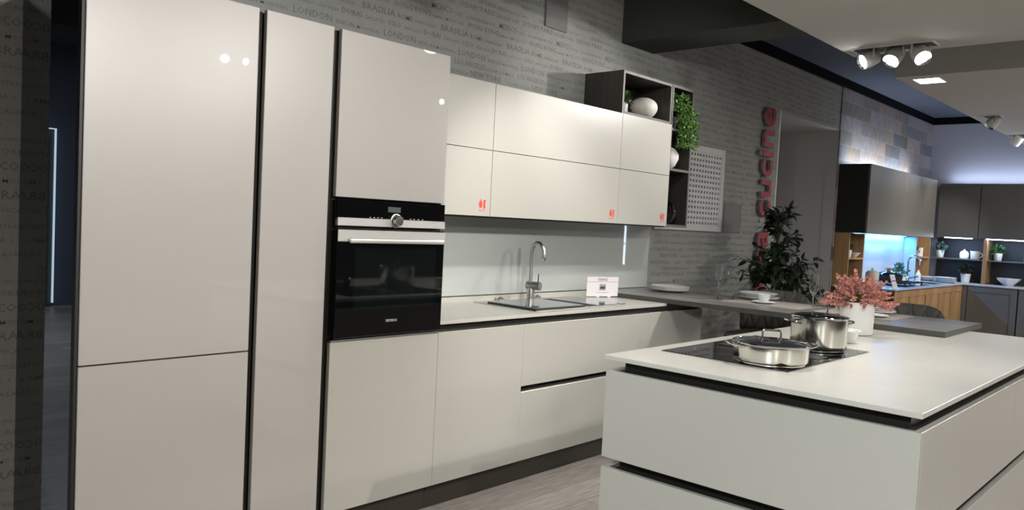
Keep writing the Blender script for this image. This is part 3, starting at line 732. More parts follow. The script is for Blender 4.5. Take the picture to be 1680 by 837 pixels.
plate((2.965, -1.175), Z+.0019, .075, 'white saucer half hidden behind the flower pot', 'saucers on the table top', h=.012)
def stemglass(name, prof, c, z, label, cat):
    bm = bmesh.new(); lathe(bm, prof, (0, 0, 0), seg=40); o = finish(name, bm, 'glass', ang=60); o.location = (*c, z); return tag(o, label, cat)
FL = [(0, 0), (.031, 0), (.033, .0015), (.012, .005), (.0045, .012), (.0035, .04), (.0035, .095), (.006, .105), (.018, .125), (.0255, .155), (.0255, .18), (.021, .235), (.0200, .235), (.0245, .18), (.0245, .156), (.017, .128), (.004, .110), (0, .109)]
CP = [(0, 0), (.032, 0), (.034, .0015), (.012, .005), (.0045, .012), (.0035, .04), (.0035, .13), (.008, .137), (.032, .148), (.047, .168), (.0495, .192), (.0485, .192), (.0455, .169), (.031, .150), (.008, .140), (0, .139)]
stemglass('champagne_flute', FL, (2.962, -.160), Z, 'clear champagne flute beside the coupe glass on the dark table top', 'glass')
stemglass('coupe_glass', CP, (3.065, -.222), Z, 'clear coupe glass between the flute and the stacked plates', 'glass')
stemglass('champagne_flute', FL, (2.70, -.91), Z, 'clear champagne flute rising behind the stock pot', 'glass')
stemglass('coupe_glass', [(r*1.0, z*.35 if i > 8 else z*.2) for i, (r, z) in enumerate(CP)], (2.87, -1.02), Z, 'low clear glass beside the flower pot', 'glass')

# chairs at the table
def chair(loc, label, rot=0):
    t = thing('counter_chair', label, 'chair', (0, 0, 0), 'grey velvet chairs at the table top')
    # local: seat faces -x ; origin on the floor
    bm = bmesh.new(); box(bm, -.24, .22, -.25, .25, .585, .675, bev=.035, seg=4); finish('seat', bm, 'chair', t, ang=60)
    bm = bmesh.new()
    nu, nv = 105, 31
    def P(u, v, off):
        a = (u-.5)*2.1  # wraps
        R = .29; x = -.07+R*math.cos(a)*.95; y = R*math.sin(a)*1.02
        z = .66+v*(.315-.12*abs(2*u-1)**4)
        tuft = .020*(1-min(1, 2.6*abs(math.sin(u*19+v*3.4)))*min(1, 2.6*abs(math.sin(u*19-v*3.4))))
        nx, ny = math.cos(a), math.sin(a)
        o = off+(tuft if off < -.006 else 0)
        return Vector((x+nx*o, y+ny*o, z))
    g = [[bm.verts.new(P(i/(nu-1), j/(nv-1), -.030*(1-(2*j/(nv-1)-1)**8)-.001)) for j in range(nv)] for i in range(nu)]
    h = [[bm.verts.new(P(i/(nu-1), j/(nv-1), .024*(1-(2*j/(nv-1)-1)**8)+.001)) for j in range(nv)] for i in range(nu)]
    for i in range(nu-1):
        for j in range(nv-1):
            bm.faces.new((g[i][j], g[i+1][j], g[i+1][j+1], g[i][j+1])); bm.faces.new((h[i][j], h[i][j+1], h[i+1][j+1], h[i+1][j]))
    for i in range(nu-1):
        for j in (0, nv-1): bm.faces.new((g[i][j], h[i][j], h[i+1][j], g[i+1][j]))
    for j in range(nv-1):
        for i in (0, nu-1): bm.faces.new((g[i][j], h[i][j], h[i][j+1], g[i][j+1]))
    finish('backrest', bm, 'chair', t, ang=80, label='quilted curved backrest')
    for sx, sy in ((-1, -1), (-1, 1), (1, -1), (1, 1)):
        bm = bmesh.new(); tube(bm, [(sx*.16, sy*.17, .60), (sx*.22, sy*.22, 0)], [.013, .009], 10); finish('leg', bm, 'chairleg', t)
    bm = bmesh.new(); tube(bm, [(sx*.207, sy*.208, .22) for sx, sy in ((-1, -1), (-1, 1), (1, 1), (1, -1))], .008, 8, closed=True); finish('foot_rail', bm, 'chairleg', t)
    t.location = loc; t.rotation_euler.z = rot; return t
c1 = chair((3.60, -1.13, 0), 'quilted grey velvet chair behind the pink flowers, nearest the table end')
c2 = copy_tree(c1, (3.60, -.25, 0), 'quilted grey velvet chair in front of the ficus tree')

# ficus tree
FXc, FYc = 4.62, .18
t = thing('ficus_tree', 'tall dark green ficus tree in front of the red sign', 'plant', (FXc, FYc, 0))
bm = bmesh.new(); lathe(bm, [(0, 0), (.13, 0), (.17, .34), (.16, .34), (.15, .30), (0, .30)], (FXc, FYc, 0), seg=32); finish('pot', bm, 'pot_dark', t)
bt = bmesh.new(); bl = bmesh.new()
tube(bt, [(FXc, FYc, .3), (FXc+.02, FYc, .8), (FXc-.02, FYc+.01, 1.2), (FXc-.05, FYc, 1.6)], [.016, .013, .009, .004], 8)
def twig(a, b, n, spread, r=.004):
    a, b = Vector(a), Vector(b); mid = (a+b)/2+Vector((0, 0, .03)); tube(bt, [a, mid, b], [r, r*.8, r*.4], 5, caps=False)
    for k in range(n):
        u = .25+.75*k/n; p = a*(1-u)**2+mid*2*u*(1-u)+b*u*u
        d = (b-a).normalized()+rvec()*.9+Vector((0, 0, -.35)); leaf(bl, p+rvec()*spread*random.random(), d, Vector((0, 0, 1))+rvec()*.5, random.uniform(.07, .10), random.uniform(.032, .044))
for k in range(62):
    z = random.uniform(.75, 1.62); wd = .44 if z < 1.05 else (.40-.30*(z-1.05)/.6)
    if z > 1.3: wd *= .85
    a = random.uniform(0, 2*PI); R = wd*random.uniform(.55, 1.0)
    if math.sin(a) > 0: R = min(R, .36/max(.2, math.sin(a)))
    twig((FXc-.02, FYc, z-.12), (FXc+R*math.cos(a), FYc+R*math.sin(a)*.9, z+random.uniform(-.04, .10)), 9, .035)
for k in range(26):   # dense lower left cluster
    twig((FXc-.05, FYc, 1.0), (FXc-.28+random.uniform(-.32, .2), FYc-.05+random.uniform(-.15, .15), random.uniform(1.0, 1.3)), 9, .05)
for k in range(7): twig((FXc+.15, FYc, .85), (FXc+.72+random.uniform(-.2, .12), FYc+random.uniform(-.1, .1), 1.10+.12*random.random()), 8, .04)
for k in range(14): twig((FXc+.1, FYc, .75), (FXc+random.uniform(.3, .85), FYc+random.uniform(-.15, .15), random.uniform(.80, .98)), 8, .04)
finish('trunk', bt, 'bark', t); finish('foliage', bl, 'leaf_dark', t)

def strip_light(parent, p, L, W, e, c, ax, up=False):
    l = bpy.data.lights.new('bulb', 'AREA'); l.shape = 'RECTANGLE'; l.size = L if ax == 'x' else W; l.size_y = W if ax == 'x' else L; l.energy = e; l.color = c
    o = bpy.data.objects.new('bulb', l); COL.objects.link(o); o.parent = parent; o.location = Vector(p)-Vector(parent.location)
    if up: o.rotation_euler.x = PI
# ------------------------------------------------------------------ spot lamps
def area_spot(parent, p, aim, power, ang=60, blend=.6, color=(1, .965, .92), r=.045):
    l = bpy.data.lights.new('bulb', 'SPOT'); l.energy = power; l.spot_size = math.radians(ang); l.spot_blend = blend; l.color = color; l.shadow_soft_size = r
    o = bpy.data.objects.new('bulb', l); COL.objects.link(o)
    o.parent = parent; o.location = Vector(p)-Vector(parent.location)
    o.rotation_euler = (Vector(aim)-Vector(p)).to_track_quat('-Z', 'Y').to_euler(); return o
def lamp_head(t, p, aim, power, ang=60, R=.058, Ln=.11, lit=True, color=(1, .965, .92), blend=.7):
    p = Vector(p); d = (Vector(aim)-p).normalized()
    bm = bmesh.new(); lathe(bm, [(0, -Ln*.6), (R*.82, -Ln*.6), (R*.9, -Ln*.55), (R, -Ln*.1), (R, Ln*.4), (R*.92, Ln*.42), (R*.9, Ln*.30), (0, Ln*.28)], p, seg=36, axis=d); h = finish('lamp_head', bm, 'lamp', t)
    bm = bmesh.new(); lathe(bm, [(R*.78, Ln*.30), (0, Ln*.30)], p, seg=32, axis=d); finish('lamp_face', bm, 'lampglass' if lit else 'steel2', h)
    bm = bmesh.new(); lathe(bm, [(R*.80, Ln*.31), (R*.92, Ln*.43), (R*.98, Ln*.43), (R*.98, Ln*.31)], p, seg=36, axis=d); finish('trim_ring', bm, 'chrome', h)
    q = d.cross(Vector((0, 0, 1)))
    q = q.normalized() if q.length > .05 else Vector((1, 0, 0))
    for sg in (1, -1):
        bm = bmesh.new(); tube(bm, [p+q*sg*(R+.006), Vector((p.x, p.y, ZC-.004))+q*sg*(R+.006)], .006, 8); finish('bracket', bm, 'lamp', t)
    if lit and power: area_spot(t, p+d*(Ln*.48), aim, power, ang, blend, color, r=R*.75)
def lamp_cluster(c, n, along, aims, powers, label, angs=None, lit=True, R=.055, color=(1, .965, .92)):
    sp = .165; c = Vector(c); L = n*sp/2+.0; wx = .07
    t = thing('ceiling_spotlight', label, 'lamp', c, 'recessed white ceiling spotlight clusters')
    bm = bmesh.new()
    x0, x1, y0, y1 = (c.x-wx, c.x+wx, c.y-L, c.y+L) if along == 'y' else (c.x-L, c.x+L, c.y-wx, c.y+wx)
    f = .012
    box(bm, x0-f, x1+f, y0-f, y0, ZC-.006, ZC); box(bm, x0-f, x1+f, y1, y1+f, ZC-.006, ZC); box(bm, x0-f, x0, y0, y1, ZC-.006, ZC); box(bm, x1, x1+f, y0, y1, ZC-.006, ZC)
    finish('frame', bm, 'lamp', t); pbox('recess', 'pot_dark', t, x0, x1, y0, y1, ZC-.003, ZC-.0005)
    for k in range(n):
        o = (k-(n-1)/2)*sp; p = c+(Vector((0, o, -.065)) if along == 'y' else Vector((o, 0, -.065)))
        lamp_head(t, p, aims[k], powers[k], (angs or [60]*n)[k], R=R, lit=lit, color=color)
    return t
lamp_cluster((3.70, -.935, ZC), 3, 'y', [(2.6, -2.2, 1.2), (2.1, -.6, .95), (1.6, .9, 1.3)], [50, 70, 85], 'white triple spotlight cluster at the edge of the ceiling panel', [60, 70, 75])
lamp_cluster((1.10, -.935, ZC), 3, 'y', [(.6, -1.9, .9), (1.6, .4, .9), (2.6, .5, 1.9)], [55, 75, 35], 'white triple spotlight cluster over the gap before the sink', [80, 70, 75])
lamp_cluster((1.33, -3.455, ZC), 2, 'x', [(.35, 0, 1.0), (1.9, .3, 1.6)], [150, 50], 'white twin spotlight cluster above and behind the island end', [60, 60], R=.034)
lamp_cluster((3.78, -3.56, ZC), 2, 'x', [(2.7, .4, 1.8), (2.2, -1.6, .9)], [40, 90], 'white twin spotlight cluster above the far side of the island', [55, 60], R=.034)
lamp_cluster((-.25, -3.3, ZC), 2, 'x', [(-.72, 0, 1.9), (-.1, 0, 1.15)], [95, 150], 'white twin spotlight cluster above the camera side', [42, 55], R=.034)
lamp_cluster((1.95, -1.62, ZC), 2, 'x', [(1.3, -1.5, .9), (2.3, -1.7, .9)], [38, 42], 'white twin spotlight cluster right above the island', [80, 80])
lamp_cluster((-2.9, -2.9, ZC), 2, 'x', [(.5, -1.7, .35), (1.0, -1.9, .7)], [340, 170], 'added fill spotlight pair behind the left shoulder of the camera', [48, 48], color=(.88, .97, 1))  # added fill light for the island front, not a known lamp
lamp_cluster((7.15, -.80, ZC), 1, 'x', [(6.2, .6, .5)], [0], 'single unlit spotlight with loose wires by the far ceiling edge', lit=False)
lamp_cluster((8.75, -.80, ZC), 2, 'y', [(8.2, .3, 1.7), (9.4, .2, 1.6)], [60, 60], 'far spotlight cluster at the right edge of the ceiling', [60, 60])
lamp_cluster((7.9, -3.0, ZC), 2, 'x', [(7.7, .2, 1.8), (8.7, .2, 1.7)], [130, 130], 'added out-of-view spotlight pair brightening the bronze hood cupboards', [35, 38])  # spots added out of view to brighten the hood cupboard doors
# lit square downlight
t = thing('square_downlight', 'lit square downlight set in the lower ceiling panel', 'lamp', (4.97, -.81, ZC))
bm = bmesh.new(); x0, x1, y0, y1, f = 4.87, 5.08, -.90, -.715, .015
box(bm, x0-f, x1+f, y0-f, y0, ZC-.004, ZC); box(bm, x0-f, x1+f, y1, y1+f, ZC-.004, ZC); box(bm, x0-f, x0, y0, y1, ZC-.004, ZC); box(bm, x1, x1+f, y0, y1, ZC-.004, ZC)
finish('frame', bm, 'lamp', t); pbox('diffuser', 'panelglow', t, x0, x1, y0, y1, ZC-.003, ZC-.001)
# added out-of-view ceiling panels: general fill for the room and far kitchen
for i, (x, y, e, lb) in enumerate([(-4.2, -6.2, 280, 'added square fill panel far behind the camera on the left'), (.3, -6.2, 80, 'added square fill panel behind the camera'), (6.2, -3.4, 90, 'added square fill panel above the far aisle'), (8.6, -3.2, 70, 'added square fill panel near the far kitchen')]):
    t = thing('fill_panel', lb, 'lamp', (x, y, ZC), 'added square fill panels')
    pbox('frame', 'lamp', t, x-.31, x+.31, y-.31, y+.31, ZC-.012, ZC-.0005); pbox('diffuser', emis('fill_panel_diffuser', (1, .97, .92), 4), t, x-.29, x+.29, y-.29, y+.29, ZC-.016, ZC-.012)
    l = bpy.data.lights.new('bulb', 'AREA'); l.energy = e; l.size = .58; l.color = (1, .96, .9); o = bpy.data.objects.new('bulb', l); COL.objects.link(o); o.parent = t; o.location = (0, 0, -.02)

# ------------------------------------------------------------------ far kitchen
OZ = .87; OY = -.06
def panel_door(parent, axis, a0, a1, z0, z1, f, mat, name='door'):
    """frame-and-panel door; axis 'x': lies in y=f facing -y ; axis 'y': lies in x=f facing -x"""
    bm = bmesh.new(); w = .07
    def bx(u0, u1, q0, q1, d0, d1, bev=0):
        if axis == 'x': box(bm, u0, u1, f+d0, f+d1, q0, q1, bev=bev)
        else: box(bm, f+d0, f+d1, u0, u1, q0, q1, bev=bev)
    bx(a0, a0+w, z0, z1, 0, .022, .001); bx(a1-w, a1, z0, z1, 0, .022, .001); bx(a0+w, a1-w, z0, z0+w, 0, .022, .001); bx(a0+w, a1-w, z1-w, z1, 0, .022, .001)
    bx(a0+w, a1-w, z0+w, z1-w, .010, .022)
    return finish(name, bm, mat, parent)
xs = [6.98, 7.58, 8.18, 8.72, 9.26, 9.70]
names = ['nearest the end', 'second from the end', 'in the middle', 'fourth from the end', 'at the corner']
for i in range(5):
    t = thing('oak_base_cabinet', 'honey oak base cabinet with framed door, %s of the far kitchen' % names[i], 'cabinet', ((xs[i]+xs[i+1])/2, .3, 0), 'honey oak base cabinets of the far kitchen')
    pbox('carcass', 'oak', t, xs[i]+.001, xs[i+1]-.001, OY+.024, .6, .1, .852)
    panel_door(t, 'x', xs[i]+.003, xs[i+1]-.003, .12, .845, OY, 'oak')
    pbox('plinth', 'graphite', t, xs[i], xs[i+1], OY+.05, OY+.07, 0, .1)
tag(pbox('side_panel', simple('dark_oak_end_panel', (.055, .035, .018), .6), None, 6.958, 6.978, OY, .6, 0, .852), 'dark wooden end panel of the far oak kitchen', 'panel')
DXF = 9.70
ys = [(OY-.62, OY-.06), (OY-1.20, OY-.63), (OY-1.78, OY-1.21)]
for i, (a, b) in enumerate(ys):
    t = thing('graphite_base_cabinet', ['graphite framed base cabinet next to the oak run at the far wall', 'graphite framed base cabinet second from the corner at the far wall', 'graphite framed base cabinet furthest right at the far wall'][i], 'cabinet', (10.0, (a+b)/2, 0), 'graphite base cabinets of the far kitchen')
    pbox('carcass', 'graphite', t, DXF+.024, XR-.03, a, b, .1, .852); panel_door(t, 'y', a+.003, b-.003, .12, .845, DXF, 'graphite')
    pbox('plinth', 'black', t, DXF+.05, DXF+.07, a, b, 0, .1)
tag(pbox('corner_filler', 'graphite', None, DXF+.002, DXF+.024, OY-.055, OY-.001, .02, .85), 'narrow graphite filler strip in the inner corner of the far kitchen', 'panel')
bm = bmesh.new(); box(bm, 6.958, XR-.012, OY-.012, .6, .855, OZ, bev=.001); box(bm, DXF-.012, XR-.012, -2.0, OY-.012, .855, OZ)
tag(finish('corner_worktop', bm, 'greyworktop'), 'pale grey L-shaped worktop of the far kitchen', 'worktop')
# hood-like wall cupboards on the tiled wall
t = thing('hood_cupboard', 'long bronze brown wall cupboard with a black side, below the tiles', 'cabinet', (8.2, .45, 1.45))
pbox('carcass', 'hoodside', t, 6.964, 9.45, .287, .604, 1.452, 2.198, bev=.001, label='black side panel')
for a, b in ((6.966, 8.20), (8.203, 8.80), (8.803, 9.45)): pbox('door', 'hood', t, a, b, .265, .285, 1.452, 2.198, bev=.001)
pbox('underside_light', 'ledblue', t, 7.47, 9.33, .56, .575, 1.4485, 1.4518)
strip_light(t, (8.4, .545, 1.446), 1.8, .03, 26, (.09, .40, 1), 'x')
for i, (a, b) in enumerate(((-.125, .37), (-.80, -.13), (-1.45, -.805))):
    t = thing('graphite_wall_cabinet', ['graphite brown wall cabinet in the far corner', 'graphite brown wall cabinet second from the far corner', 'graphite brown wall cabinet furthest right'][i], 'cabinet', (10.15, (a+b)/2, 1.47), 'graphite wall cabinets of the far kitchen')
    pbox('carcass', 'graphite', t, 10.0, XR-.004, a, b-.002, 1.472, 2.190); pbox('door', 'graphite', t, 9.98, 10.0, a+.001, b-.003, 1.470, 2.192, bev=.001)
    pbox('underside_light', 'ledwhite', t, 9.985, 10.0, a+.06, b-.10, 1.459, 1.4695)
    strip_light(t, (10.02, (a+b)/2, 1.458), (b-a)*.8, .02, 3.0, (.42, .62, 1), 'y')
# oak niches between worktop and cupboards
def niche(x0, x1, yf, zsh, label, back='graphite_back'):
    t = thing('oak_niche', label, 'shelf', ((x0+x1)/2, .5, OZ), 'oak niches of the far kitchen')
    pbox('side', 'greyworktop' if x0 > 9 else 'oak', t, x0, x0+.022, yf, .6, OZ, 1.448); pbox('side', 'oak', t, x1-.022, x1, yf, .6, OZ, 1.448)
    pbox('shelf', 'oak', t, x0+.022, x1-.022, yf, .588, zsh-.009, zsh+.009); pbox('back_panel', back, t, x0+.022, x1-.022, .588, .6, OZ, 1.448); return t
niche(6.966, 7.44, .44, 1.165, 'oak niche with one shelf at the near end of the far kitchen')
tag(pbox('splashback', 'splash_far', None, 7.45, 9.36, .590, .598, OZ+.001, 1.45), 'blue-lit glass splashback of the far kitchen', 'splashback')
niche(9.37, 10.0, .44, 1.180, 'oak niche with mug shelf in the corner of the far kitchen', back='oak')
# dark open shelf on the far wall
tag(pbox('back_panel', 'graphite_back', None, XR-.022, XR-.006, -2.0, .43, OZ+.001, 1.46), 'dark back panel behind the shelf on the far wall', 'panel')
tag(pbox('wall_shelf', 'graphite', None, 10.05, XR-.023, -.195, .42, 1.172, 1.188, bev=.001), 'thin dark shelf left of the oak post on the far wall', 'shelf')
tag(pbox('wall_shelf', 'graphite', None, 10.05, XR-.023, -1.9, -.245, 1.172, 1.188, bev=.001), 'thin dark shelf right of the oak post on the far wall', 'shelf')
tag(pbox('oak_post', 'oak', None, 10.0, XR-.023, -.240, -.200, OZ+.001, 1.470, bev=.001), 'upright oak post between the two dark far shelves', 'post')
# light strips on top of the cupboards
t = thing('light_strip', 'cool white light strip on top of the bronze cupboard', 'light strip', (8.2, .5, 2.2)); pbox('led_strip', 'ledwhite', t, 7.1, 9.4, .50, .515, 2.2, 2.206); strip_light(t, (8.2, .507, 2.212), 2.3, .02, 9, (.80, .86, 1), 'x', True)
t = thing('light_strip', 'cool white light strip on top of the graphite wall cabinets', 'light strip', (10.2, -.8, 2.2)); pbox('led_strip', 'ledwhite', t, 10.2, 10.215, -1.9, .3, 2.192, 2.198); strip_light(t, (10.207, -.8, 2.204), 2.2, .02, 6.5, (.62, .70, 1), 'y', True)

t = thing('light_strip', 'tall upright cool white light strip on the far wall, mirrored in the glass splashback', 'light strip', (10.32, -4.51, .68))
pbox('led_strip', 'ledwhite', t, 10.315, 10.3298, -4.525, -4.495, .69, 1.07); pbox('led_strip', 'ledwhite', t, 10.315, 10.3298, -4.525, -4.495, 1.09, 2.1)
# small things of the far kitchen
def small_plant(c, z, r, h, fr, fh, label, leafm, potm='whitematt', n=90, lw=.03, square=False, name='potted_plant'):
    t = thing(name, label, 'plant', (*c, z))
    bm = bmesh.new()
    if square: box(bm, c[0]-r*1.5, c[0]+r*1.5, c[1]-r*.8, c[1]+r*.8, z, z+h, bev=.004)
    else: lathe(bm, [(0, 0), (r*.72, 0), (r*.78, .004), (r, h), (r*.9, h), (r*.88, h*.9), (0, h*.88)], (*c, z), seg=28)
    finish('pot', bm, potm, t)
    bm = bmesh.new()
    for k in range(n):
        a = random.uniform(0, 2*PI); el = random.uniform(0, 1.5)
        d = Vector((math.cos(a)*math.cos(el), math.sin(a)*math.cos(el), math.sin(el))); q = random.uniform(.3, 1)
        p = Vector((c[0]+d.x*fr*q*.75*(1.4 if square else 1), c[1]+d.y*fr*q*.75, z+h+d.z*fh*q*.8)); leaf(bm, p, d+rvec()*.6, rvec(), lw, lw*.55)
    finish('foliage', bm, leafm, t); return t
small_plant((7.16, .52), 1.1742, .045, .085, .07, .11, 'small dark plant in a white pot on the first oak niche shelf', 'leaf_grey')
bm = bmesh.new(); lathe(bm, [(0, 0), (.03, 0), (.032, .004), (.030, .10), (.018, .115), (.018, .13), (0, .13)], (7.05, .50, 1.1742), seg=28); tag(finish('bottle_vase', bm, 'white'), 'slim white vase at the left of the first niche shelf', 'vase')
bm = bmesh.new(); lathe(bm, [(0, 0), (.03, 0), (.035, .006), (.085, .055), (.080, .056), (.03, .012), (0, .01)], (7.33, .52, 1.1742), seg=28); tag(finish('bowl', bm, 'white'), 'white bowl at the right of the first niche shelf', 'bowl')
t = thing('enamel_kettle', 'cream lidded canister on the far worktop end', 'canister', (7.04, .20, OZ)); t.name = 'canister'
bm = bmesh.new(); lathe(bm, [(0, 0), (.063, 0), (.068, .006), (.068, .15), (.062, .165), (0, .166)], (7.04, .20, OZ+.0005), seg=36); finish('canister_body', bm, 'cream', t)
bm = bmesh.new(); lathe(bm, [(0, 0), (.058, 0), (.05, .012), (.015, .022), (.010, .03), (.014, .042), (0, .046)], (7.04, .20, OZ+.1665), seg=32); finish('lid', bm, 'cream', t)
bm = bmesh.new(); lathe(bm, [(0, 0), (.05, 0), (.055, .004), (.115, .075), (.125, .08), (.12, .082), (.05, .010), (0, .008)], (7.08, .47, OZ+.0005), seg=20); tag(finish('glass_bowl', bm, 'glass'), 'cut clear glass bowl at the near end of the far worktop', 'bowl')
for k, lb in enumerate(('lower long white dish behind the pink flowers', 'upper long white dish behind the pink flowers')):
    bm = bmesh.new(); lathe(bm, plate_prof(.14, .02), (7.40, .33, OZ+.0006+.014*k), seg=40, sx=1.2, sy=.8); tag(finish('dish', bm, 'white'), lb, 'dish', 'white dishes on the far worktop')
# far hob, pan, card, planter, tap
t = thing('gas_hob', 'black gas hob on the far oak kitchen worktop', 'hob', (8.0, .25, OZ))
pbox('hob_plate', 'blackglass', t, 7.62, 8.50, .02, .50, OZ+.0005, OZ+.008)
bm = bmesh.new()
for x in (7.72, 7.88, 8.04, 8.20, 8.36): box(bm, x, x+.012, .05, .47, OZ+.028, OZ+.04); 
for y in (.10, .25, .40): box(bm, 7.68, 8.42, y, y+.012, OZ+.028, OZ+.038)
for x in (7.72, 8.36):
    for y in (.06, .45): box(bm, x, x+.012, y, y+.012, OZ+.008, OZ+.03)
finish('pan_support', bm, 'black', t)
t = thing('black_pot', 'black pot with a glass lid and cork knob on the far hob', 'pot', (7.78, .28, OZ+.04))
bm = bmesh.new(); lathe(bm, [(0, 0), (.13, 0), (.14, .005), (.152, .075), (.155, .078), (.148, .078), (.135, .01), (0, .008)], (7.80, .27, OZ+.0405), seg=40); finish('pot_body', bm, 'black', t)
bm = bmesh.new(); lathe(bm, [(.150, 0), (.12, .02), (.06, .035), (0, .04), (0, .038), (.06, .033), (.12, .018), (.150, -.002)], (7.80, .27, OZ+.121), seg=40); finish('lid', bm, 'glass', t)
bm = bmesh.new(); lathe(bm, [(0, 0), (.02, 0), (.03, .03), (.03, .038), (0, .038)], (7.80, .27, OZ+.1615), seg=20); finish('knob', bm, 'cork', t)
t = thing('price_card', 'white card with a blue band at the worktop end of the far kitchen', 'card', (7.1, 0, OZ))
bm = bmesh.new(); vs = [bm.verts.new(p) for p in ((6.975, -.045, OZ+.001), (7.095, -.055, OZ+.001), (7.085, -.012, OZ+.155), (6.965, -.002, OZ+.155), (6.975, -.042, OZ+.001), (7.095, -.052, OZ+.001), (7.085, -.009, OZ+.155), (6.965, .001, OZ+.155))]
for q in ((0, 1, 2, 3), (4, 5, 6, 7), (0, 1, 5, 4), (1, 2, 6, 5), (2, 3, 7, 6), (3, 0, 4, 7)): bm.faces.new([vs[i] for i in q])
finish('card', bm, 'card', t)
def oncard(u0, u1, v0, v1, m, nm):
    a, b, c, d = [Vector(x) for x in ((6.975, -.045, OZ+.001), (7.095, -.055, OZ+.001), (7.085, -.012, OZ+.155), (6.965, -.002, OZ+.155))]
    bm = bmesh.new(); P = lambda u, v: (a*(1-u)+b*u)*(1-v)+(d*(1-u)+c*u)*v+Vector((0, -.0012, -.0004))
    bm.faces.new([bm.verts.new(P(u, v)) for u, v in ((u0, v0), (u1, v0), (u1, v1), (u0, v1))]); finish(nm, bm, m, t, smooth=False)
oncard(.05, .97, .54, .62, 'blueprint', 'blue_band'); oncard(.3, .7, .80, .83, 'ink_grey', 'small_print'); oncard(.2, .8, .3, .32, 'ink_grey', 'small_print')
small_plant((8.62, .40), OZ+.0005, .06, .095, .13, .16, 'green herb in a white rectangular planter before the blue glass', 'leaf_grey', n=160, lw=.045, square=True, name='herb_planter')
t = thing('tap', 'chrome swan-neck tap in front of the grey panel, far kitchen', 'tap', (9.0, .42, OZ))
bm = bmesh.new(); pts = [(9.0, .42, OZ+.001), (9.0, .42, OZ+.24)]+[(9.0+.0, .42-.075*(1-math.cos(PI*k/10)), OZ+.26+.07*math.sin(PI*k/10)) for k in range(11)]+[(9.0, .27, OZ+.22)]
tube(bm, pts, .014, 12); finish('spout', bm, 'chrome', t)
bm = bmesh.new(); lathe(bm, [(0, 0), (.028, 0), (.028, .05), (.02, .07), (0, .07)], (9.0, .42, OZ+.0006), seg=24); tube(bm, [(9.0, .40, OZ+.045), (9.05, .30, OZ+.075)], .009, 8); finish('tap_body', bm, 'chrome', t)
bm = bmesh.new(); lathe(bm, [(0, 0), (.028, 0), (.030, .005), (.028, .10), (.012, .12), (.012, .145), (0, .146)], (9.30, .37, OZ+.0006), seg=24); tag(finish('soap_bottle', bm, 'whitematt'), 'white soap bottle beside the far tap', 'bottle')
t = thing('sink', 'dark inset sink under the far swan-neck tap', 'sink', (9.0, .2, OZ)); pbox('sink_rim', 'steel2', t, 8.75, 9.25, .02, .38, OZ+.0003, OZ+.004); pbox('sink_basin', 'black', t, 8.78, 9.22, .05, .35, OZ+.004, OZ+.0046)
for k, (x, y, n, h, lb) in enumerate([(9.76, .40, 4, .012, 'left stack'), (9.60, .12, 4, .017, 'right stack')]):
    for j in range(n):
        bm = bmesh.new(); lathe(bm, plate_prof(.135, .017), (0, 0, 0), seg=40); o = finish('plate', bm, 'white'); o.location = (x-.008*j, y, OZ+.0006+h*j)
        tag(o, ['bottom', 'second', 'third', 'top'][j]+' plate of the %s of plates in the far corner' % lb, 'plate', 'stacked plates in the far corner')
# niche 2
small_plant((9.48, .52), 1.1895, .05, .06, .09, .13, 'bright green plant on the corner niche shelf', 'leaf_fern', lw=.05)
t = thing('mug', 'white mug with a round handle on the corner niche shelf', 'mug', (9.62, .47, 1.1895))
bm = bmesh.new(); lathe(bm, [(0, 0), (.05, 0), (.055, .005), (.055, .12), (.05, .12), (.05, .01), (0, .008)], (9.62, .48, 1.1895), seg=32); finish('mug_body', bm, 'white', t)
bm = bmesh.new(); tube(bm, [(9.67+.045*math.sin(PI*k/10), .48-.0-.02*math.sin(PI*k/10), 1.1895+.10-.08*k/10) for k in range(11)], .008, 8); finish('handle', bm, 'white', t)
# far wall shelf things
XS = 10.16; ZS = 1.1885
small_plant((XS, .355), ZS, .055, .10, .10, .13, 'grey-green plant in a white pot left on the far dark shelf', 'leaf_grey', n=110, lw=.04)
bm = bmesh.new(); lathe(bm, [(0, 0), (.05, 0), (.054, .005), (.056, .07), (.045, .095), (.015, .11), (.010, .125), (0, .130)], (XS, .055, ZS+.0002), seg=32); tag(finish('lidded_jar', bm, 'whitematt'), 'white lidded jar in the middle of the far dark shelf', 'jar')
t = thing('pitcher', 'white pitcher next to the oak post on the far dark shelf', 'pitcher', (XS, -.095, ZS))
bm = bmesh.new(); lathe(bm, [(0, 0), (.05, 0), (.053, .005), (.056, .08), (.062, .11), (.057, .11), (.05, .08), (.048, .01), (0, .008)], (XS, -.075, ZS+.0002), seg=32); finish('pitcher_body', bm, 'whitematt', t)
bm = bmesh.new(); tube(bm, [(XS, -.128-.035*math.sin(PI*k/10), ZS+.095-.075*k/10) for k in range(11)], .007, 8); finish('handle', bm, 'whitematt', t)
small_plant((XS, -.345), ZS, .052, .10, .10, .11, 'dark green plant in a white pot right of the oak post', 'leaf_mid', n=120, lw=.05)
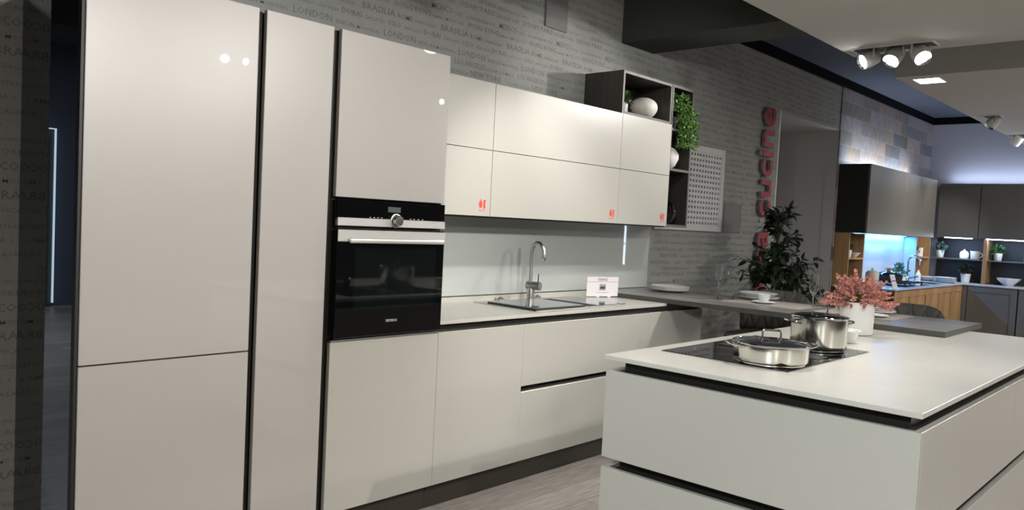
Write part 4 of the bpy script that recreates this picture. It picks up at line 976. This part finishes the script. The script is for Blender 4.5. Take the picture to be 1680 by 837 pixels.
bm = bmesh.new(); lathe(bm, [(0, 0), (.05, 0), (.06, .01), (.065, .10), (.05, .14), (.03, .15), (.025, .15), (0, .12)], (XS, -.70, ZS+.0002), seg=32); tag(finish('vase', bm, 'white'), 'rounded white vase at the right end of the far dark shelf', 'vase')
small_plant((10.08, -.0), OZ+.0005, .062, .12, .11, .14, 'dark reddish plant in a white pot on the far worktop corner', 'leaf_dark', n=130, lw=.05)
bm = bmesh.new(); lathe(bm, [(0, 0), (.055, 0), (.06, .006), (.13, .07), (.15, .095), (.145, .097), (.06, .016), (0, .012)], (10.1, -.50, OZ+.0006), seg=6); tag(finish('angular_bowl', bm, 'white', ang=20), 'white angular bowl on the far graphite worktop', 'bowl')

# ------------------------------------------------------------------ world, camera, view
w = bpy.data.worlds.new('w'); bpy.context.scene.world = w; w.use_nodes = True
w.node_tree.nodes['Background'].inputs[0].default_value = (.8, .85, 1, 1); w.node_tree.nodes['Background'].inputs[1].default_value = .05
cam = bpy.data.cameras.new('camera'); co = bpy.data.objects.new('camera', cam); COL.objects.link(co)
yaw, pitch, roll, f = .7459, -.0497, .0504, 1299.17
F = Vector((math.cos(yaw)*math.cos(pitch), math.sin(yaw)*math.cos(pitch), math.sin(pitch)))
R = Vector((math.sin(yaw), -math.cos(yaw), 0)); U = R.cross(F)
R2 = R*math.cos(roll)+U*math.sin(roll); U2 = -R*math.sin(roll)+U*math.cos(roll)
co.matrix_world = Matrix(((R2.x, U2.x, -F.x, -1.8866), (R2.y, U2.y, -F.y, -2.7411), (R2.z, U2.z, -F.z, 1.3913), (0, 0, 0, 1)))
cam.sensor_width = 36; cam.lens = f/1680*36; cam.shift_y = 8.83/1680; cam.clip_start = .02
sc = bpy.context.scene; sc.camera = co
sc.view_settings.view_transform = 'Standard'; sc.view_settings.look = 'None'; sc.view_settings.gamma = 1; sc.view_settings.exposure = .07
sc.view_settings.use_curve_mapping = False
sc.cycles.max_bounces = 8; sc.cycles.sample_clamp_indirect = 4; sc.cycles.caustics_reflective = False; sc.cycles.caustics_refractive = False
